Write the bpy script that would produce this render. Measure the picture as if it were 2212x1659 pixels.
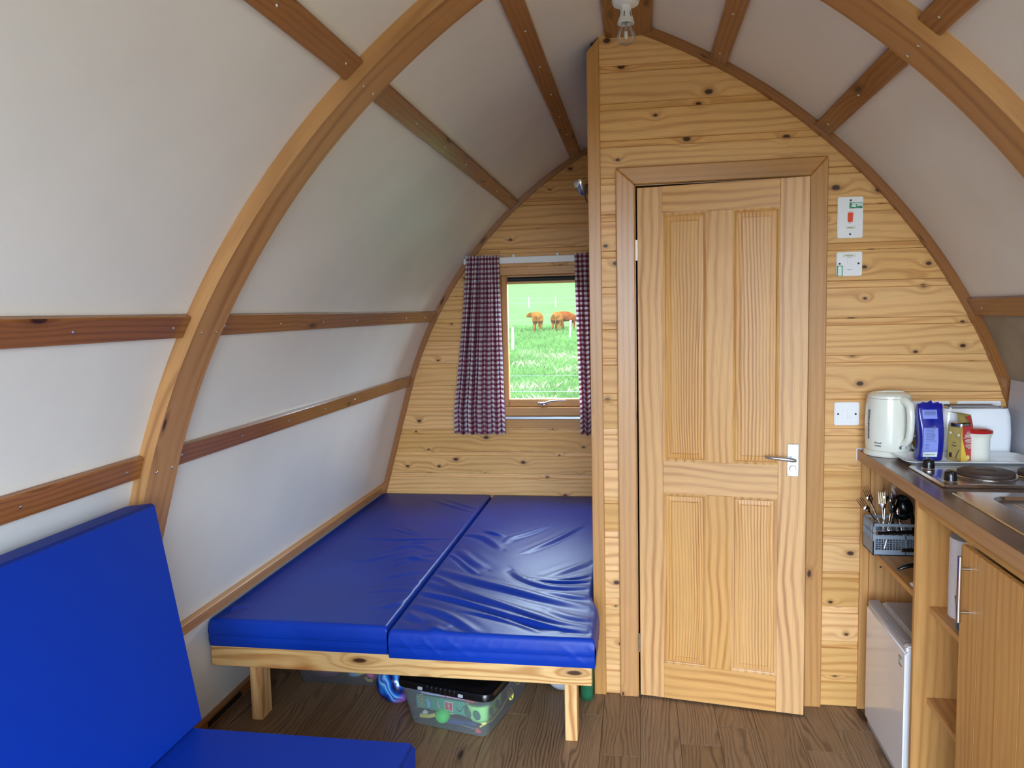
import bpy, bmesh, math, random
from math import sin, cos, pi, radians, sqrt, exp, hypot
from mathutils import Matrix, Vector
random.seed(7)
for _o in list(bpy.data.objects): bpy.data.objects.remove(_o)
SC = bpy.context.scene
COL = SC.collection
# ------------------------------------------------------------------ camera, world, exposure
def make_camera():
    yaw, pitch, roll = .162859, .093839, -.023049
    f = Vector((-sin(yaw)*cos(pitch), cos(yaw)*cos(pitch), -sin(pitch)))
    r = f.cross(Vector((0,0,1))).normalized(); u = r.cross(f)
    r2 = cos(roll)*r + sin(roll)*u; u2 = -sin(roll)*r + cos(roll)*u
    cd = bpy.data.cameras.new('camera'); cd.sensor_width = 36; cd.sensor_fit = 'HORIZONTAL'
    cd.lens = 36*1661/2212; cd.clip_start = .05; cd.clip_end = 2000
    ob = bpy.data.objects.new('camera', cd); COL.objects.link(ob)
    m = Matrix((r2, u2, -f)).transposed().to_4x4(); m.translation = Vector((0,-2.980257,1.536207))
    ob.matrix_world = m; SC.camera = ob
make_camera()
SC.view_settings.view_transform = 'Standard'; SC.view_settings.look = 'None'
SC.view_settings.gamma = 1.0; SC.view_settings.use_curve_mapping = False
SC.view_settings.exposure = 3.2
W = bpy.data.worlds.new('overcast_sky'); SC.world = W; W.use_nodes = True
_bg = W.node_tree.nodes['Background']; _bg.inputs[0].default_value = (.68,.825,1.0,1); _bg.inputs[1].default_value = 2.6
YF, YB = -3.75, 1.6           # front and back of the cabin
def portal(name, loc, rot, sx, sy):
    l = bpy.data.lights.new(name, 'AREA'); l.shape = 'RECTANGLE'; l.size = sx; l.size_y = sy
    l.cycles.is_portal = True
    o = bpy.data.objects.new(name, l); COL.objects.link(o); o.location = loc; o.rotation_euler = rot
portal('doorway_portal', (.22,YF-.12,1.07), (radians(90),0,0), 1.75, 2.2)
portal('window_portal', (-.57,YB+.14,1.35), (radians(-90),0,0), .6, .9)
try:
    SC.cycles.max_bounces = 12; SC.cycles.diffuse_bounces = 8; SC.cycles.transparent_max_bounces = 16
    SC.cycles.sample_clamp_indirect = 6.0
except Exception: pass

# ------------------------------------------------------------------ materials
def srgb(r,g,b):
    def c(v):
        v /= 255.; return v/12.92 if v <= .04045 else ((v+.055)/1.055)**2.4
    return (c(r),c(g),c(b),1)
class NT:
    def __init__(s, name):
        s.m = bpy.data.materials.new(name); s.m.use_nodes = True
        s.t = s.m.node_tree; s.b = s.t.nodes['Principled BSDF']
    def n(s, typ, **kw):
        nd = s.t.nodes.new(typ)
        for k,v in kw.items(): setattr(nd, k, v)
        return nd
    def l(s, a, b): s.t.links.new(a, b)
    def sock(s, nd, i, v):
        if hasattr(v, 'is_output') or isinstance(v, bpy.types.NodeSocket): s.l(v, nd.inputs[i])
        elif v is not None: nd.inputs[i].default_value = v
    def math(s, op, a, b=None, c=None, clamp=False):
        nd = s.n('ShaderNodeMath', operation=op); nd.use_clamp = clamp
        s.sock(nd,0,a)
        if b is not None: s.sock(nd,1,b)
        if c is not None: s.sock(nd,2,c)
        return nd.outputs[0]
    def comb(s, x, y, z=0.0):
        nd = s.n('ShaderNodeCombineXYZ'); s.sock(nd,0,x); s.sock(nd,1,y); s.sock(nd,2,z); return nd.outputs[0]
    def noise(s, vec, scale=1.0, detail=2.0, rough=.5):
        nd = s.n('ShaderNodeTexNoise'); s.l(vec, nd.inputs['Vector']); nd.inputs['Scale'].default_value = scale
        nd.inputs['Detail'].default_value = detail; nd.inputs['Roughness'].default_value = rough; return nd.outputs['Fac']
    def mix(s, f, a, b, blend='MIX'):
        nd = s.n('ShaderNodeMix', data_type='RGBA', blend_type=blend)
        s.sock(nd,0,f); s.sock(nd,6,a); s.sock(nd,7,b); return nd.outputs[2]
    def ramp(s, f, pts):
        nd = s.n('ShaderNodeValToRGB'); s.l(f, nd.inputs[0]); e = nd.color_ramp.elements
        e[0].position, e[0].color = pts[0]; e[1].position, e[1].color = pts[-1]
        for p,c in pts[1:-1]: x = e.new(p); x.color = c
        return nd.outputs[0]
    def maprange(s, v, a, b, c, d):
        nd = s.n('ShaderNodeMapRange', interpolation_type='SMOOTHSTEP'); s.sock(nd,0,v)
        for i,x in enumerate((a,b,c,d)): nd.inputs[i+1].default_value = x
        return nd.outputs[0]
    def bump(s, h, strength, dist=.001):
        nd = s.n('ShaderNodeBump'); nd.inputs['Strength'].default_value = strength; nd.inputs['Distance'].default_value = dist
        s.l(h, nd.inputs['Height']); s.l(nd.outputs[0], s.b.inputs['Normal'])
    def set(s, **kw):
        for k,v in kw.items(): s.sock(s.b, k.replace('_',' '), v)
def plain(name, col, rough=.5, metal=0.0, spec=.5, trans=0.0, coat=0.0, noise=0.0, nscale=20.0):
    t = NT(name); c = col
    if noise:
        tc = t.n('ShaderNodeTexCoord'); f = t.noise(tc.outputs['Object'], nscale, 3)
        c = t.mix(t.maprange(f,.3,.7,0,1), tuple(x*(1-noise) for x in col[:3])+(1,), tuple(min(1,x*(1+noise)) for x in col[:3])+(1,))
    t.set(Base_Color=c, Roughness=rough, Metallic=metal)
    t.b.inputs['Specular IOR Level'].default_value = spec
    if trans: t.b.inputs['Transmission Weight'].default_value = trans
    if coat: t.b.inputs['Coat Weight'].default_value = coat; t.b.inputs['Coat Roughness'].default_value = .1
    return t.m
def wood(name, light, dark, freq=55.0, warp=1.6, wu=.9, wv=5.0, knots=.55, ku=4.5, kv=8.0, contrast=1.0, rough=.42, tint=.10, knot_col=(70,38,18), fibre=.12, sharp=1.0, bumpk=2.2, spec=.4, hue=0.0):
    """wood driven by the UV map (u along the grain, v across, in metres)"""
    t = NT(name)
    uv = t.n('ShaderNodeUVMap'); sp = t.n('ShaderNodeSeparateXYZ'); t.l(uv.outputs[0], sp.inputs[0])
    oi = t.n('ShaderNodeObjectInfo'); rnd = oi.outputs['Random']
    u = t.math('MULTIPLY_ADD', rnd, 37.3, sp.outputs[0]); v = t.math('MULTIPLY_ADD', rnd, 11.7, sp.outputs[1])
    # long, gentle warping of the rings
    n1 = t.noise(t.comb(t.math('MULTIPLY',u,wu), t.math('MULTIPLY',v,wv)), 1.0, 2.0, .45)
    n2 = t.noise(t.comb(t.math('MULTIPLY',u,wu*9), t.math('MULTIPLY',v,wv*5)), 1.0, 1.0)
    ring = t.math('MULTIPLY', v, freq)
    ring = t.math('MULTIPLY_ADD', n1, warp*6.0, ring)
    ring = t.math('MULTIPLY_ADD', n2, warp*.28, ring)
    if knots > 0:
        vo = t.n('ShaderNodeTexVoronoi', voronoi_dimensions='2D', feature='F1'); vo.inputs['Scale'].default_value = 1.0; vo.inputs['Randomness'].default_value = .95
        wob = t.noise(t.comb(t.math('MULTIPLY',u,45), t.math('MULTIPLY',v,60)), 1.0, 1.0)
        t.l(t.comb(t.math('MULTIPLY',u,ku), t.math('MULTIPLY',v,kv)), vo.inputs['Vector'])
        cs = t.n('ShaderNodeSeparateColor'); t.l(vo.outputs['Color'], cs.inputs[0])
        sel = t.math('GREATER_THAN', cs.outputs[0], 1-knots)
        size = t.math('MULTIPLY_ADD', cs.outputs[1], .055, .032)
        d = vo.outputs['Distance']
        dn = t.math('DIVIDE', t.math('MULTIPLY_ADD', wob, .02, d), size)
        halo = t.math('MULTIPLY', t.math('EXPONENT', t.math('MULTIPLY', t.math('POWER', t.math('DIVIDE',dn,3.2), 2.0), -1.0)), sel)
        ring = t.math('MULTIPLY_ADD', halo, bumpk, ring)
        kmask = t.math('MULTIPLY', t.maprange(dn, .75, 1.35, 1, 0), sel)
        khalo = t.math('MULTIPLY', t.maprange(dn, .8, 3.0, .5, 0), sel)
    s = t.math('SINE', t.math('MULTIPLY', ring, 2*pi*.5))
    r = t.math('MULTIPLY_ADD', s, .5, .5)
    r = t.math('POWER', r, 2.2*sharp)
    amp = t.noise(t.comb(t.math('MULTIPLY',u,1.3), t.math('MULTIPLY',v,14)), 1.0, 1.0)
    r = t.math('MULTIPLY', r, t.maprange(amp, .25, .7, .25*contrast, 1.0*contrast))
    col = t.mix(r, light, dark)
    fb = t.noise(t.comb(t.math('MULTIPLY',u,9), t.math('MULTIPLY',v,420)), 1.0, 2.0)
    col = t.mix(t.maprange(fb,.35,.75,0,fibre*2), col, tuple(x*.62 for x in dark[:3])+(1,))
    big = t.noise(t.comb(t.math('MULTIPLY',u,2.2), t.math('MULTIPLY',v,6)), 1.0, 2.0)
    col = t.mix(t.maprange(big,.35,.7,0,.30), col, tuple(x*.7 for x in light[:3])+(1,))
    if knots > 0:
        kc = srgb(*knot_col)
        col = t.mix(khalo, col, tuple(.55*a+.45*b for a,b in zip(dark,kc)))
        col = t.mix(kmask, col, kc)
    hs = t.n('ShaderNodeHueSaturation'); t.l(col, hs.inputs['Color'])
    t.l(t.math('MULTIPLY_ADD', rnd, 2*tint, 1-tint), hs.inputs['Value'])
    t.l(t.math('MULTIPLY_ADD', rnd, -.12, 1.06), hs.inputs['Saturation'])
    t.l(hs.outputs[0], t.b.inputs['Base Color'])
    t.set(Roughness=t.math('MULTIPLY_ADD', fb, .12, rough-.06)); t.b.inputs['Specular IOR Level'].default_value = spec
    t.bump(fb, .15, .0006)
    return t.m
M = {}
M['plank'] = wood('pine_plank', srgb(230,180,114), srgb(190,128,68), freq=62, warp=1.5, knots=.55, ku=5.5, kv=8.5, contrast=.8, rough=.46)
M['plank_dark'] = wood('pine_plank_back', srgb(230,180,112), srgb(188,128,62), freq=62, warp=1.5, knots=.6, ku=5.2, kv=8.5, contrast=.75, rough=.46)
M['post'] = wood('pine_trim', srgb(200,146,86), srgb(164,108,56), freq=90, warp=.9, knots=.20, ku=5.0, kv=10, contrast=.6, rough=.33, spec=.5)
M['batten'] = wood('stained_batten', srgb(158,102,54), srgb(112,64,28), freq=110, warp=.9, knots=.42, ku=2.8, kv=9, contrast=.6, rough=.24, spec=.6, knot_col=(60,30,14), tint=.12)
M['rib'] = wood('laminated_rib', srgb(190,136,76), srgb(148,94,44), freq=45, warp=1.6, knots=.22, ku=2.0, kv=6, contrast=.8, rough=.36, knot_col=(70,34,14), tint=.03)
M['rail'] = wood('raw_pine_rail', srgb(236,194,132), srgb(178,108,50), freq=70, warp=2.3, wu=1.1, wv=7, knots=.5, ku=2.6, kv=8, contrast=1.0, rough=.5, sharp=1.1, bumpk=4.0, tint=.03)
M['stile'] = wood('door_stile_pine', srgb(222,170,106), srgb(176,116,62), freq=66, warp=1.3, wu=1.3, wv=3.0, knots=0, contrast=1.0, rough=.42, tint=.04)
M['panel'] = wood('door_panel_pine', srgb(222,168,98), srgb(162,100,46), freq=170, warp=3.2, wu=.8, wv=3.0, knots=.0, contrast=1.0, rough=.42, tint=.07)
M['cab'] = wood('cabinet_pine', srgb(212,160,98), srgb(172,116,62), freq=70, warp=1.2, knots=.3, ku=2.6, kv=7, contrast=.7, rough=.42, tint=.05)
M['winwood'] = wood('window_softwood', srgb(206,156,98), srgb(172,116,64), freq=120, warp=.5, knots=0, contrast=.6, rough=.38)
M['floor'] = wood('oak_floor', srgb(154,124,94), srgb(100,76,56), freq=120, warp=3.4, wu=1.5, wv=9, knots=.06, ku=1.6, kv=6, contrast=1.0, rough=.44, tint=.10, knot_col=(60,42,30), fibre=.2, sharp=.8, spec=.35)
M['worktop'] = wood('dark_worktop', srgb(112,84,66), srgb(84,60,46), freq=60, warp=1.0, knots=0, contrast=.6, rough=.22, tint=.0, spec=.6)
M['worktop_edge'] = wood('worktop_edging', srgb(186,142,100), srgb(158,114,74), freq=90, warp=.8, knots=0, contrast=.6, rough=.36, tint=.0)
M['ply'] = plain('bare_ply', srgb(150,138,120), .6, noise=.15, nscale=7)
def lining():
    t = NT('white_lining'); tc = t.n('ShaderNodeTexCoord')
    f = t.noise(tc.outputs['Object'], 900, 2); g = t.noise(tc.outputs['Object'], 2.5, 3)
    t.set(Base_Color=t.mix(t.maprange(g,.3,.7,0,1), srgb(224,222,216), srgb(231,229,223)), Roughness=.38)
    t.b.inputs['Specular IOR Level'].default_value = .45
    t.bump(f, .10, .0005); return t.m
M['lining'] = lining()
def vinyl():
    t = NT('blue_vinyl'); tc = t.n('ShaderNodeTexCoord')
    f = t.noise(tc.outputs['Object'], 1400, 1); g = t.noise(tc.outputs['Object'], 3, 2)
    t.set(Base_Color=t.mix(t.maprange(g,.3,.7,0,1), srgb(4,48,150), srgb(6,54,160)), Roughness=.40)
    t.b.inputs['Specular IOR Level'].default_value = .27
    t.bump(f, .12, .0004); return t.m
M['vinyl'] = vinyl()
M['vinyl_matt'] = plain('blue_wipe_clean_fabric', srgb(1,46,150), .55, spec=.14, noise=.08, nscale=600)
def gingham():
    t = NT('checked_cotton'); uv = t.n('ShaderNodeUVMap'); sp = t.n('ShaderNodeSeparateXYZ'); t.l(uv.outputs[0], sp.inputs[0])
    def stripes(x):
        p = t.math('FRACT', t.math('DIVIDE', x, .0285))
        # period: white, navy line, red band, thin white, red band, navy line
        nd = t.n('ShaderNodeValToRGB'); t.l(p, nd.inputs[0]); cr = nd.color_ramp; cr.interpolation = 'CONSTANT'
        w=(1,1,1,1); red=srgb(190,88,110); nav=srgb(90,86,126); pk=srgb(236,184,192)
        st=[(0,w),(.46,nav),(.52,pk),(.58,red),(.65,pk),(.71,nav),(.77,red),(.83,pk),(.88,nav),(.94,w)]
        e = cr.elements; e[0].position,e[0].color = st[0]; e[1].position,e[1].color = st[-1]
        for q,c in st[1:-1]: z=e.new(q); z.color=c
        return nd.outputs[0]
    col = t.mix(1.0, stripes(sp.outputs[0]), stripes(sp.outputs[1]), 'MULTIPLY')
    col = t.mix(1.0, col, (.88,.86,.88,1), 'MULTIPLY')
    t.set(Base_Color=col, Roughness=.85); t.b.inputs['Specular IOR Level'].default_value = .15
    # thin cloth lets a little daylight through
    tr = t.n('ShaderNodeBsdfTranslucent'); t.l(col, tr.inputs[0]); mx = t.n('ShaderNodeMixShader'); mx.inputs[0].default_value = .45
    out = t.t.nodes['Material Output']; t.l(t.b.outputs[0], mx.inputs[1]); t.l(tr.outputs[0], mx.inputs[2]); t.l(mx.outputs[0], out.inputs[0])
    return t.m
M['gingham'] = gingham()
def thin_glass(name, tint=(1,1,1,1), rough=.0, haze=0.0, hazecol=(.8,.85,.9,1), f0=1.0):
    t = NT(name); out = t.t.nodes['Material Output']
    tr = t.n('ShaderNodeBsdfTransparent'); tr.inputs[0].default_value = tint
    gl = t.n('ShaderNodeBsdfGlossy'); gl.inputs['Roughness'].default_value = rough
    fr = t.n('ShaderNodeFresnel'); fr.inputs[0].default_value = 1.45
    mx = t.n('ShaderNodeMixShader'); t.l(t.math('MULTIPLY', fr.outputs[0], f0), mx.inputs[0]); t.l(tr.outputs[0], mx.inputs[1]); t.l(gl.outputs[0], mx.inputs[2])
    last = mx.outputs[0]
    if haze:
        df = t.n('ShaderNodeBsdfDiffuse'); df.inputs[0].default_value = hazecol
        tl = t.n('ShaderNodeBsdfTranslucent'); tl.inputs[0].default_value = hazecol
        m0 = t.n('ShaderNodeMixShader'); m0.inputs[0].default_value = .5; t.l(df.outputs[0], m0.inputs[1]); t.l(tl.outputs[0], m0.inputs[2])
        m2 = t.n('ShaderNodeMixShader'); m2.inputs[0].default_value = haze
        t.l(last, m2.inputs[1]); t.l(m0.outputs[0], m2.inputs[2]); last = m2.outputs[0]
    t.l(last, out.inputs[0]); return t.m
M['glass'] = thin_glass('window_glass', (.97,.99,.98,1), haze=.007, hazecol=(.9,.97,1,1), f0=.2)
M['bulbglass'] = thin_glass('bulb_glass', (.96,.95,.94,1), rough=.02, haze=.05, f0=.6)
M['tub'] = thin_glass('clear_plastic', (.98,.99,1,1), rough=.12, haze=.19, hazecol=(.86,.9,.95,1))
M['white'] = plain('white_plastic', srgb(236,238,240), .32)
M['offwhite'] = plain('cream_plastic', srgb(232,232,218), .22, coat=.3)
M['enamel'] = plain('white_enamel', srgb(232,234,236), .16, coat=.5)
M['fridge'] = plain('fridge_white', srgb(228,230,234), .2, coat=.4)
M['fridge_grey'] = plain('fridge_grey_trim', srgb(170,172,178), .3)
M['chrome'] = plain('chrome', (.8,.8,.82,1), .12, metal=1)
M['steel'] = plain('brushed_steel', (.62,.61,.6,1), .2, metal=1, noise=.06, nscale=30)
M['gunmetal'] = plain('dull_silver', (.30,.32,.35,1), .32, metal=1)
M['satin'] = plain('satin_aluminium', (.55,.60,.66,1), .36, metal=1)
M['black'] = plain('black_plastic', srgb(14,14,16), .22)
M['blackmatt'] = plain('black_matt', srgb(18,18,18), .6)
M['iron'] = plain('cast_iron_plate', srgb(62,48,42), .5, noise=.2, nscale=40)
M['greyplas'] = plain('grey_plastic', srgb(140,154,168), .42)
M['splash'] = plain('grey_splash_panel', srgb(176,176,184), .35, noise=.03, nscale=300)
M['paper'] = plain('paper_towel', srgb(236,236,238), .9, spec=.1, noise=.04, nscale=120)
M['card'] = plain('grey_card', srgb(150,146,140), .9, spec=.1)
M['cup'] = plain('teal_plastic', srgb(18,96,130), .35)
M['red'] = plain('red_glaze', srgb(176,22,30), .2, coat=.4)
M['cardred'] = plain('red_card', srgb(186,60,58), .5)
M['cardgold'] = plain('gold_card', srgb(184,160,92), .42, noise=.08, nscale=60)
M['cardyel'] = plain('yellow_card', srgb(240,204,70), .5)
M['bagblue'] = plain('blue_sugar_bag', srgb(14,24,140), .2, coat=.4)
M['baglabel'] = plain('lilac_print', srgb(138,152,226), .35)
M['ink'] = plain('dark_print', srgb(40,44,70), .6)
M['inkgrey'] = plain('grey_print', srgb(90,96,100), .6)
M['orange'] = plain('orange_rocker', srgb(232,74,22), .35)
M['sticker'] = plain('green_sticker', srgb(60,148,110), .5)
M['stickerw'] = plain('white_sticker', srgb(226,238,232), .5)
M['tape'] = plain('cream_label_tape', srgb(226,224,206), .5)
M['lime'] = plain('lime_rubber', srgb(80,232,96), .5)
M['toygreen'] = plain('pale_green_plastic', srgb(150,222,130), .4)
M['toydark'] = plain('dark_green_plastic', srgb(48,104,82), .5)
M['boxgreen'] = plain('green_card', srgb(58,158,124), .5)
M['boxpink'] = plain('pink_card', srgb(222,160,204), .5)
M['boxlilac'] = plain('pale_blue_card', srgb(176,190,236), .5)
M['boxnavy'] = plain('navy_card', srgb(44,72,150), .5)
M['lilac'] = plain('lilac_paper', srgb(186,150,220), .7)
M['yellow'] = plain('yellow_plastic', srgb(236,230,110), .4)
M['toyblue'] = plain('blue_plastic', srgb(44,66,130), .4)
M['pink'] = plain('pink_plush', srgb(232,120,176), .9, spec=.1, noise=.1, nscale=30)
M['coral'] = plain('coral_cloth', srgb(226,92,84), .9, spec=.1, noise=.12, nscale=20)
M['mauve'] = plain('mauve_cloth', srgb(150,120,160), .9, spec=.1, noise=.12, nscale=12)
M['skyblue'] = plain('sky_blue_felt', srgb(126,186,232), .9, spec=.1)
M['paleyel'] = plain('pale_yellow_plush', srgb(228,216,130), .9, spec=.1, noise=.1, nscale=40)
M['cloth_green'] = plain('green_cloth', srgb(24,96,60), .8, noise=.1, nscale=30)
M['wire'] = plain('fence_wire', srgb(90,100,100), .5, metal=.6)
M['fencepost'] = plain('pale_fence_post', srgb(150,156,164), .7)
M['dark'] = plain('shadow_lining', srgb(60,48,38), .8)
def ball_mat():
    t = NT('blue_swirl_ball'); tc = t.n('ShaderNodeTexCoord')
    w = t.n('ShaderNodeTexWave', wave_type='BANDS', bands_direction='DIAGONAL'); w.inputs['Scale'].default_value = 6; w.inputs['Distortion'].default_value = 9; w.inputs['Detail'].default_value = 2
    t.l(tc.outputs['Object'], w.inputs[0])
    c = t.ramp(w.outputs['Fac'], [(0,srgb(10,22,80)),(.35,srgb(24,86,200)),(.65,srgb(50,150,236)),(.85,srgb(150,214,250)),(1,srgb(40,90,200))])
    sp = t.n('ShaderNodeSeparateXYZ'); t.l(tc.outputs['Object'], sp.inputs[0])
    f = t.maprange(t.math('SUBTRACT', t.math('MULTIPLY',sp.outputs[0],1.0), sp.outputs[2]), .045,.085,0,.8)
    c = t.mix(f, c, srgb(170,90,190)); t.set(Base_Color=c, Roughness=.18); t.b.inputs['Coat Weight'].default_value=.4
    return t.m
M['ballblue'] = ball_mat()
def football_mat():
    t = NT('white_and_black_ball'); tc = t.n('ShaderNodeTexCoord')
    v = t.n('ShaderNodeTexVoronoi', feature='F1'); v.inputs['Scale'].default_value = 12; t.l(tc.outputs['Object'], v.inputs[0])
    f = t.math('LESS_THAN', v.outputs['Distance'], .25)
    t.set(Base_Color=t.mix(f, srgb(206,214,222), srgb(20,20,24)), Roughness=.3); return t.m
M['football'] = football_mat()
def grass_mat(name, a, b, c, scale=1.0):
    t = NT(name); g = t.n('ShaderNodeNewGeometry')
    n1 = t.noise(g.outputs['Position'], .35*scale, 4, .6); n2 = t.noise(g.outputs['Position'], 3.0*scale, 3, .6)
    col = t.mix(t.maprange(n1,.35,.65,0,1), a, b); col = t.mix(t.maprange(n2,.5,.75,0,.6), col, c)
    t.set(Base_Color=col, Roughness=1.0); t.b.inputs['Specular IOR Level'].default_value = 0.0; return t.m
M['ground'] = grass_mat('pasture', srgb(50,70,36), srgb(56,76,42), srgb(68,78,52))
M['blade'] = plain('grass_blades', srgb(62,84,42), 1.0, spec=.0, noise=.25, nscale=.6)
M['straw'] = plain('dry_grass', srgb(104,102,80), 1.0, spec=.0)
M['bounce_yard'] = plain('olive_bounce_ground', srgb(94,93,68), .9, spec=.1, noise=.2, nscale=18)  # unseen ground out front, its tone chosen for the light it bounces indoors
def cow_mat(name, a, b):
    t = NT(name); tc = t.n('ShaderNodeTexCoord'); f = t.noise(tc.outputs['Object'], 3.0, 3)
    t.set(Base_Color=t.mix(t.maprange(f,.4,.6,0,1), a, b), Roughness=1.0); t.b.inputs['Specular IOR Level'].default_value = 0.0; return t.m
M['cow_tan'] = cow_mat('tan_hide', srgb(76,44,13), srgb(86,56,20))
M['cow_red'] = cow_mat('red_brown_hide', srgb(70,32,10), srgb(78,42,14))

# ------------------------------------------------------------------ mesh helpers
def boxuv(bm, g=0):
    """box-project: u along grain axis g, v across"""
    ul = bm.loops.layers.uv.verify(); bm.normal_update()
    for f in bm.faces:
        n = [abs(x) for x in f.normal]; k = n.index(max(n))
        if k != g: other = 3-g-k; a = g
        else: a, other = [i for i in range(3) if i != k]
        for l in f.loops:
            c = l.vert.co; l[ul].uv = (c[a], c[other] + c[k]*.37)
class B:
    """collects shapes into one bmesh"""
    def __init__(s): s.bm = bmesh.new(); s.bm.loops.layers.uv.verify()
    def _merge(s, t, M4=None):
        if M4 is not None: t.transform(M4)
        me = bpy.data.meshes.new('tmp'); t.to_mesh(me); t.free(); s.bm.from_mesh(me); bpy.data.meshes.remove(me)
    def box(s, x0,x1,y0,y1,z0,z1, bev=0.0, g=None, m=None, seg=1):
        t = bmesh.new(); bmesh.ops.create_cube(t, size=1)
        bmesh.ops.scale(t, vec=(x1-x0,y1-y0,z1-z0), verts=t.verts); bmesh.ops.translate(t, vec=((x0+x1)/2,(y0+y1)/2,(z0+z1)/2), verts=t.verts)
        if bev: bmesh.ops.bevel(t, geom=t.edges[:], offset=bev, segments=seg, affect='EDGES', clamp_overlap=True)
        if g is None: d=(x1-x0,y1-y0,z1-z0); g = d.index(max(d))
        boxuv(t, g); s._merge(t, m); return s
    def prism(s, pts, axis, a0, a1, g=0, bev=0.0, m=None):
        """polygon in the plane normal to axis, extruded a0..a1"""
        t = bmesh.new()
        def P(p, a): return {0:(a,p[0],p[1]),1:(p[0],a,p[1]),2:(p[0],p[1],a)}[axis]
        A = [t.verts.new(P(p,a0)) for p in pts]; Bv = [t.verts.new(P(p,a1)) for p in pts]; n = len(pts)
        t.faces.new(A); t.faces.new(list(reversed(Bv)))
        for i in range(n): t.faces.new((A[i],Bv[i],Bv[(i+1)%n],A[(i+1)%n]))
        bmesh.ops.recalc_face_normals(t, faces=t.faces)
        if bev: bmesh.ops.bevel(t, geom=t.edges[:], offset=bev, segments=1, affect='EDGES', clamp_overlap=True)
        boxuv(t, g); s._merge(t, m); return s
    def lathe(s, prof, n=32, m=None, closed=True):
        t = bmesh.new(); rings = []
        for r,z in prof:
            rings.append([t.verts.new((r*cos(2*pi*i/n), r*sin(2*pi*i/n), z)) for i in range(n)] if r > 1e-6 else [t.verts.new((0,0,z))])
        for a,b in zip(rings, rings[1:]):
            for i in range(n):
                j=(i+1)%n
                if len(a)==1 and len(b)==1: continue
                if len(a)==1: t.faces.new((a[0],b[i],b[j]))
                elif len(b)==1: t.faces.new((a[i],a[j],b[0]))
                else: t.faces.new((a[i],a[j],b[j],b[i]))
        bmesh.ops.recalc_face_normals(t, faces=t.faces); boxuv(t,2); s._merge(t, m); return s
    def tube(s, pts, r, n=8, m=None, flat=1.0):
        t = bmesh.new(); P=[Vector(p) for p in pts]; rings=[]; up=None
        for i,p in enumerate(P):
            d=(P[min(i+1,len(P)-1)]-P[max(i-1,0)]).normalized()
            if up is None: up = Vector((0,0,1)) if abs(d.z)<.9 else Vector((0,1,0))
            x=d.cross(up).normalized(); y=x.cross(d).normalized(); up=y
            rr = r[i] if isinstance(r,(list,tuple)) else r
            rings.append([t.verts.new(p+x*rr*cos(2*pi*k/n)+y*rr*flat*sin(2*pi*k/n)) for k in range(n)])
        for a,b in zip(rings,rings[1:]):
            for k in range(n): t.faces.new((a[k],a[(k+1)%n],b[(k+1)%n],b[k]))
        t.faces.new(rings[0]); t.faces.new(rings[-1]); bmesh.ops.recalc_face_normals(t, faces=t.faces); boxuv(t,2); s._merge(t,m); return s
    def sphere(s, c, r, sc=(1,1,1), n=24, m=None):
        t = bmesh.new(); bmesh.ops.create_uvsphere(t, u_segments=n, v_segments=n//2, radius=r)
        bmesh.ops.scale(t, vec=sc, verts=t.verts); bmesh.ops.translate(t, vec=c, verts=t.verts); boxuv(t,2); s._merge(t,m); return s
    def grid(s, f, nu, nv, uvf=None, m=None):
        """f(i/nu, j/nv) -> point"""
        t = bmesh.new(); V=[[t.verts.new(f(i/nu,j/nv)) for j in range(nv+1)] for i in range(nu+1)]; ul=t.loops.layers.uv.verify()
        for i in range(nu):
            for j in range(nv):
                fc=t.faces.new((V[i][j],V[i+1][j],V[i+1][j+1],V[i][j+1]))
                q=((i,j),(i+1,j),(i+1,j+1),(i,j+1))
                for l,(a,b) in zip(fc.loops,q): l[ul].uv = uvf(a/nu,b/nv) if uvf else (a/nu,b/nv)
        s._merge(t,m); return s
    def obj(s, name, mat, parent=None, smooth=None, loc=None):
        me = bpy.data.meshes.new(name)
        s.bm.to_mesh(me); s.bm.free()
        if isinstance(mat,(list,tuple)):
            for x in mat: me.materials.append(M[x] if isinstance(x,str) else x)
        else: me.materials.append(M[mat] if isinstance(mat,str) else mat)
        if smooth is not None: shade(me, smooth)
        o = bpy.data.objects.new(name, me); COL.objects.link(o)
        if parent is not None: o.parent = parent
        if loc is not None: o.location = loc
        return o
def shade(me, ang=40):
    for p in me.polygons: p.use_smooth = True
    if ang < 180:
        bm = bmesh.new(); bm.from_mesh(me)
        for e in bm.edges:
            if len(e.link_faces)==2 and e.calc_face_angle(0) > radians(ang): e.smooth=False
        bm.to_mesh(me); bm.free()
def tag(o, label=None, cat=None, group=None, kind=None):
    if label: o['label']=label
    if cat: o['category']=cat
    if group: o['group']=group
    if kind: o['kind']=kind
    return o
def thing(name, loc, label, cat, rz=0.0, group=None):
    o = bpy.data.objects.new(name, None); COL.objects.link(o); o.location=loc; o.rotation_euler=(0,0,rz); o.empty_display_size=.05
    return tag(o,label,cat,group)
def struct(name, label, loc=(0,0,0), rz=0.0):
    o = thing(name, loc, label, None, rz); o['kind']='structure'; return o
def copy_part(o, parent, loc=None, M4=None):
    c = o.copy(); COL.objects.link(c); c.parent = parent
    if loc is not None: c.location = loc
    if M4 is not None: c.matrix_local = M4
    return c
def copy_tree(o, parent=None):
    c = o.copy(); COL.objects.link(c); c.parent = parent
    for ch in list(o.children): copy_tree(ch, c)
    return c
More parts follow.
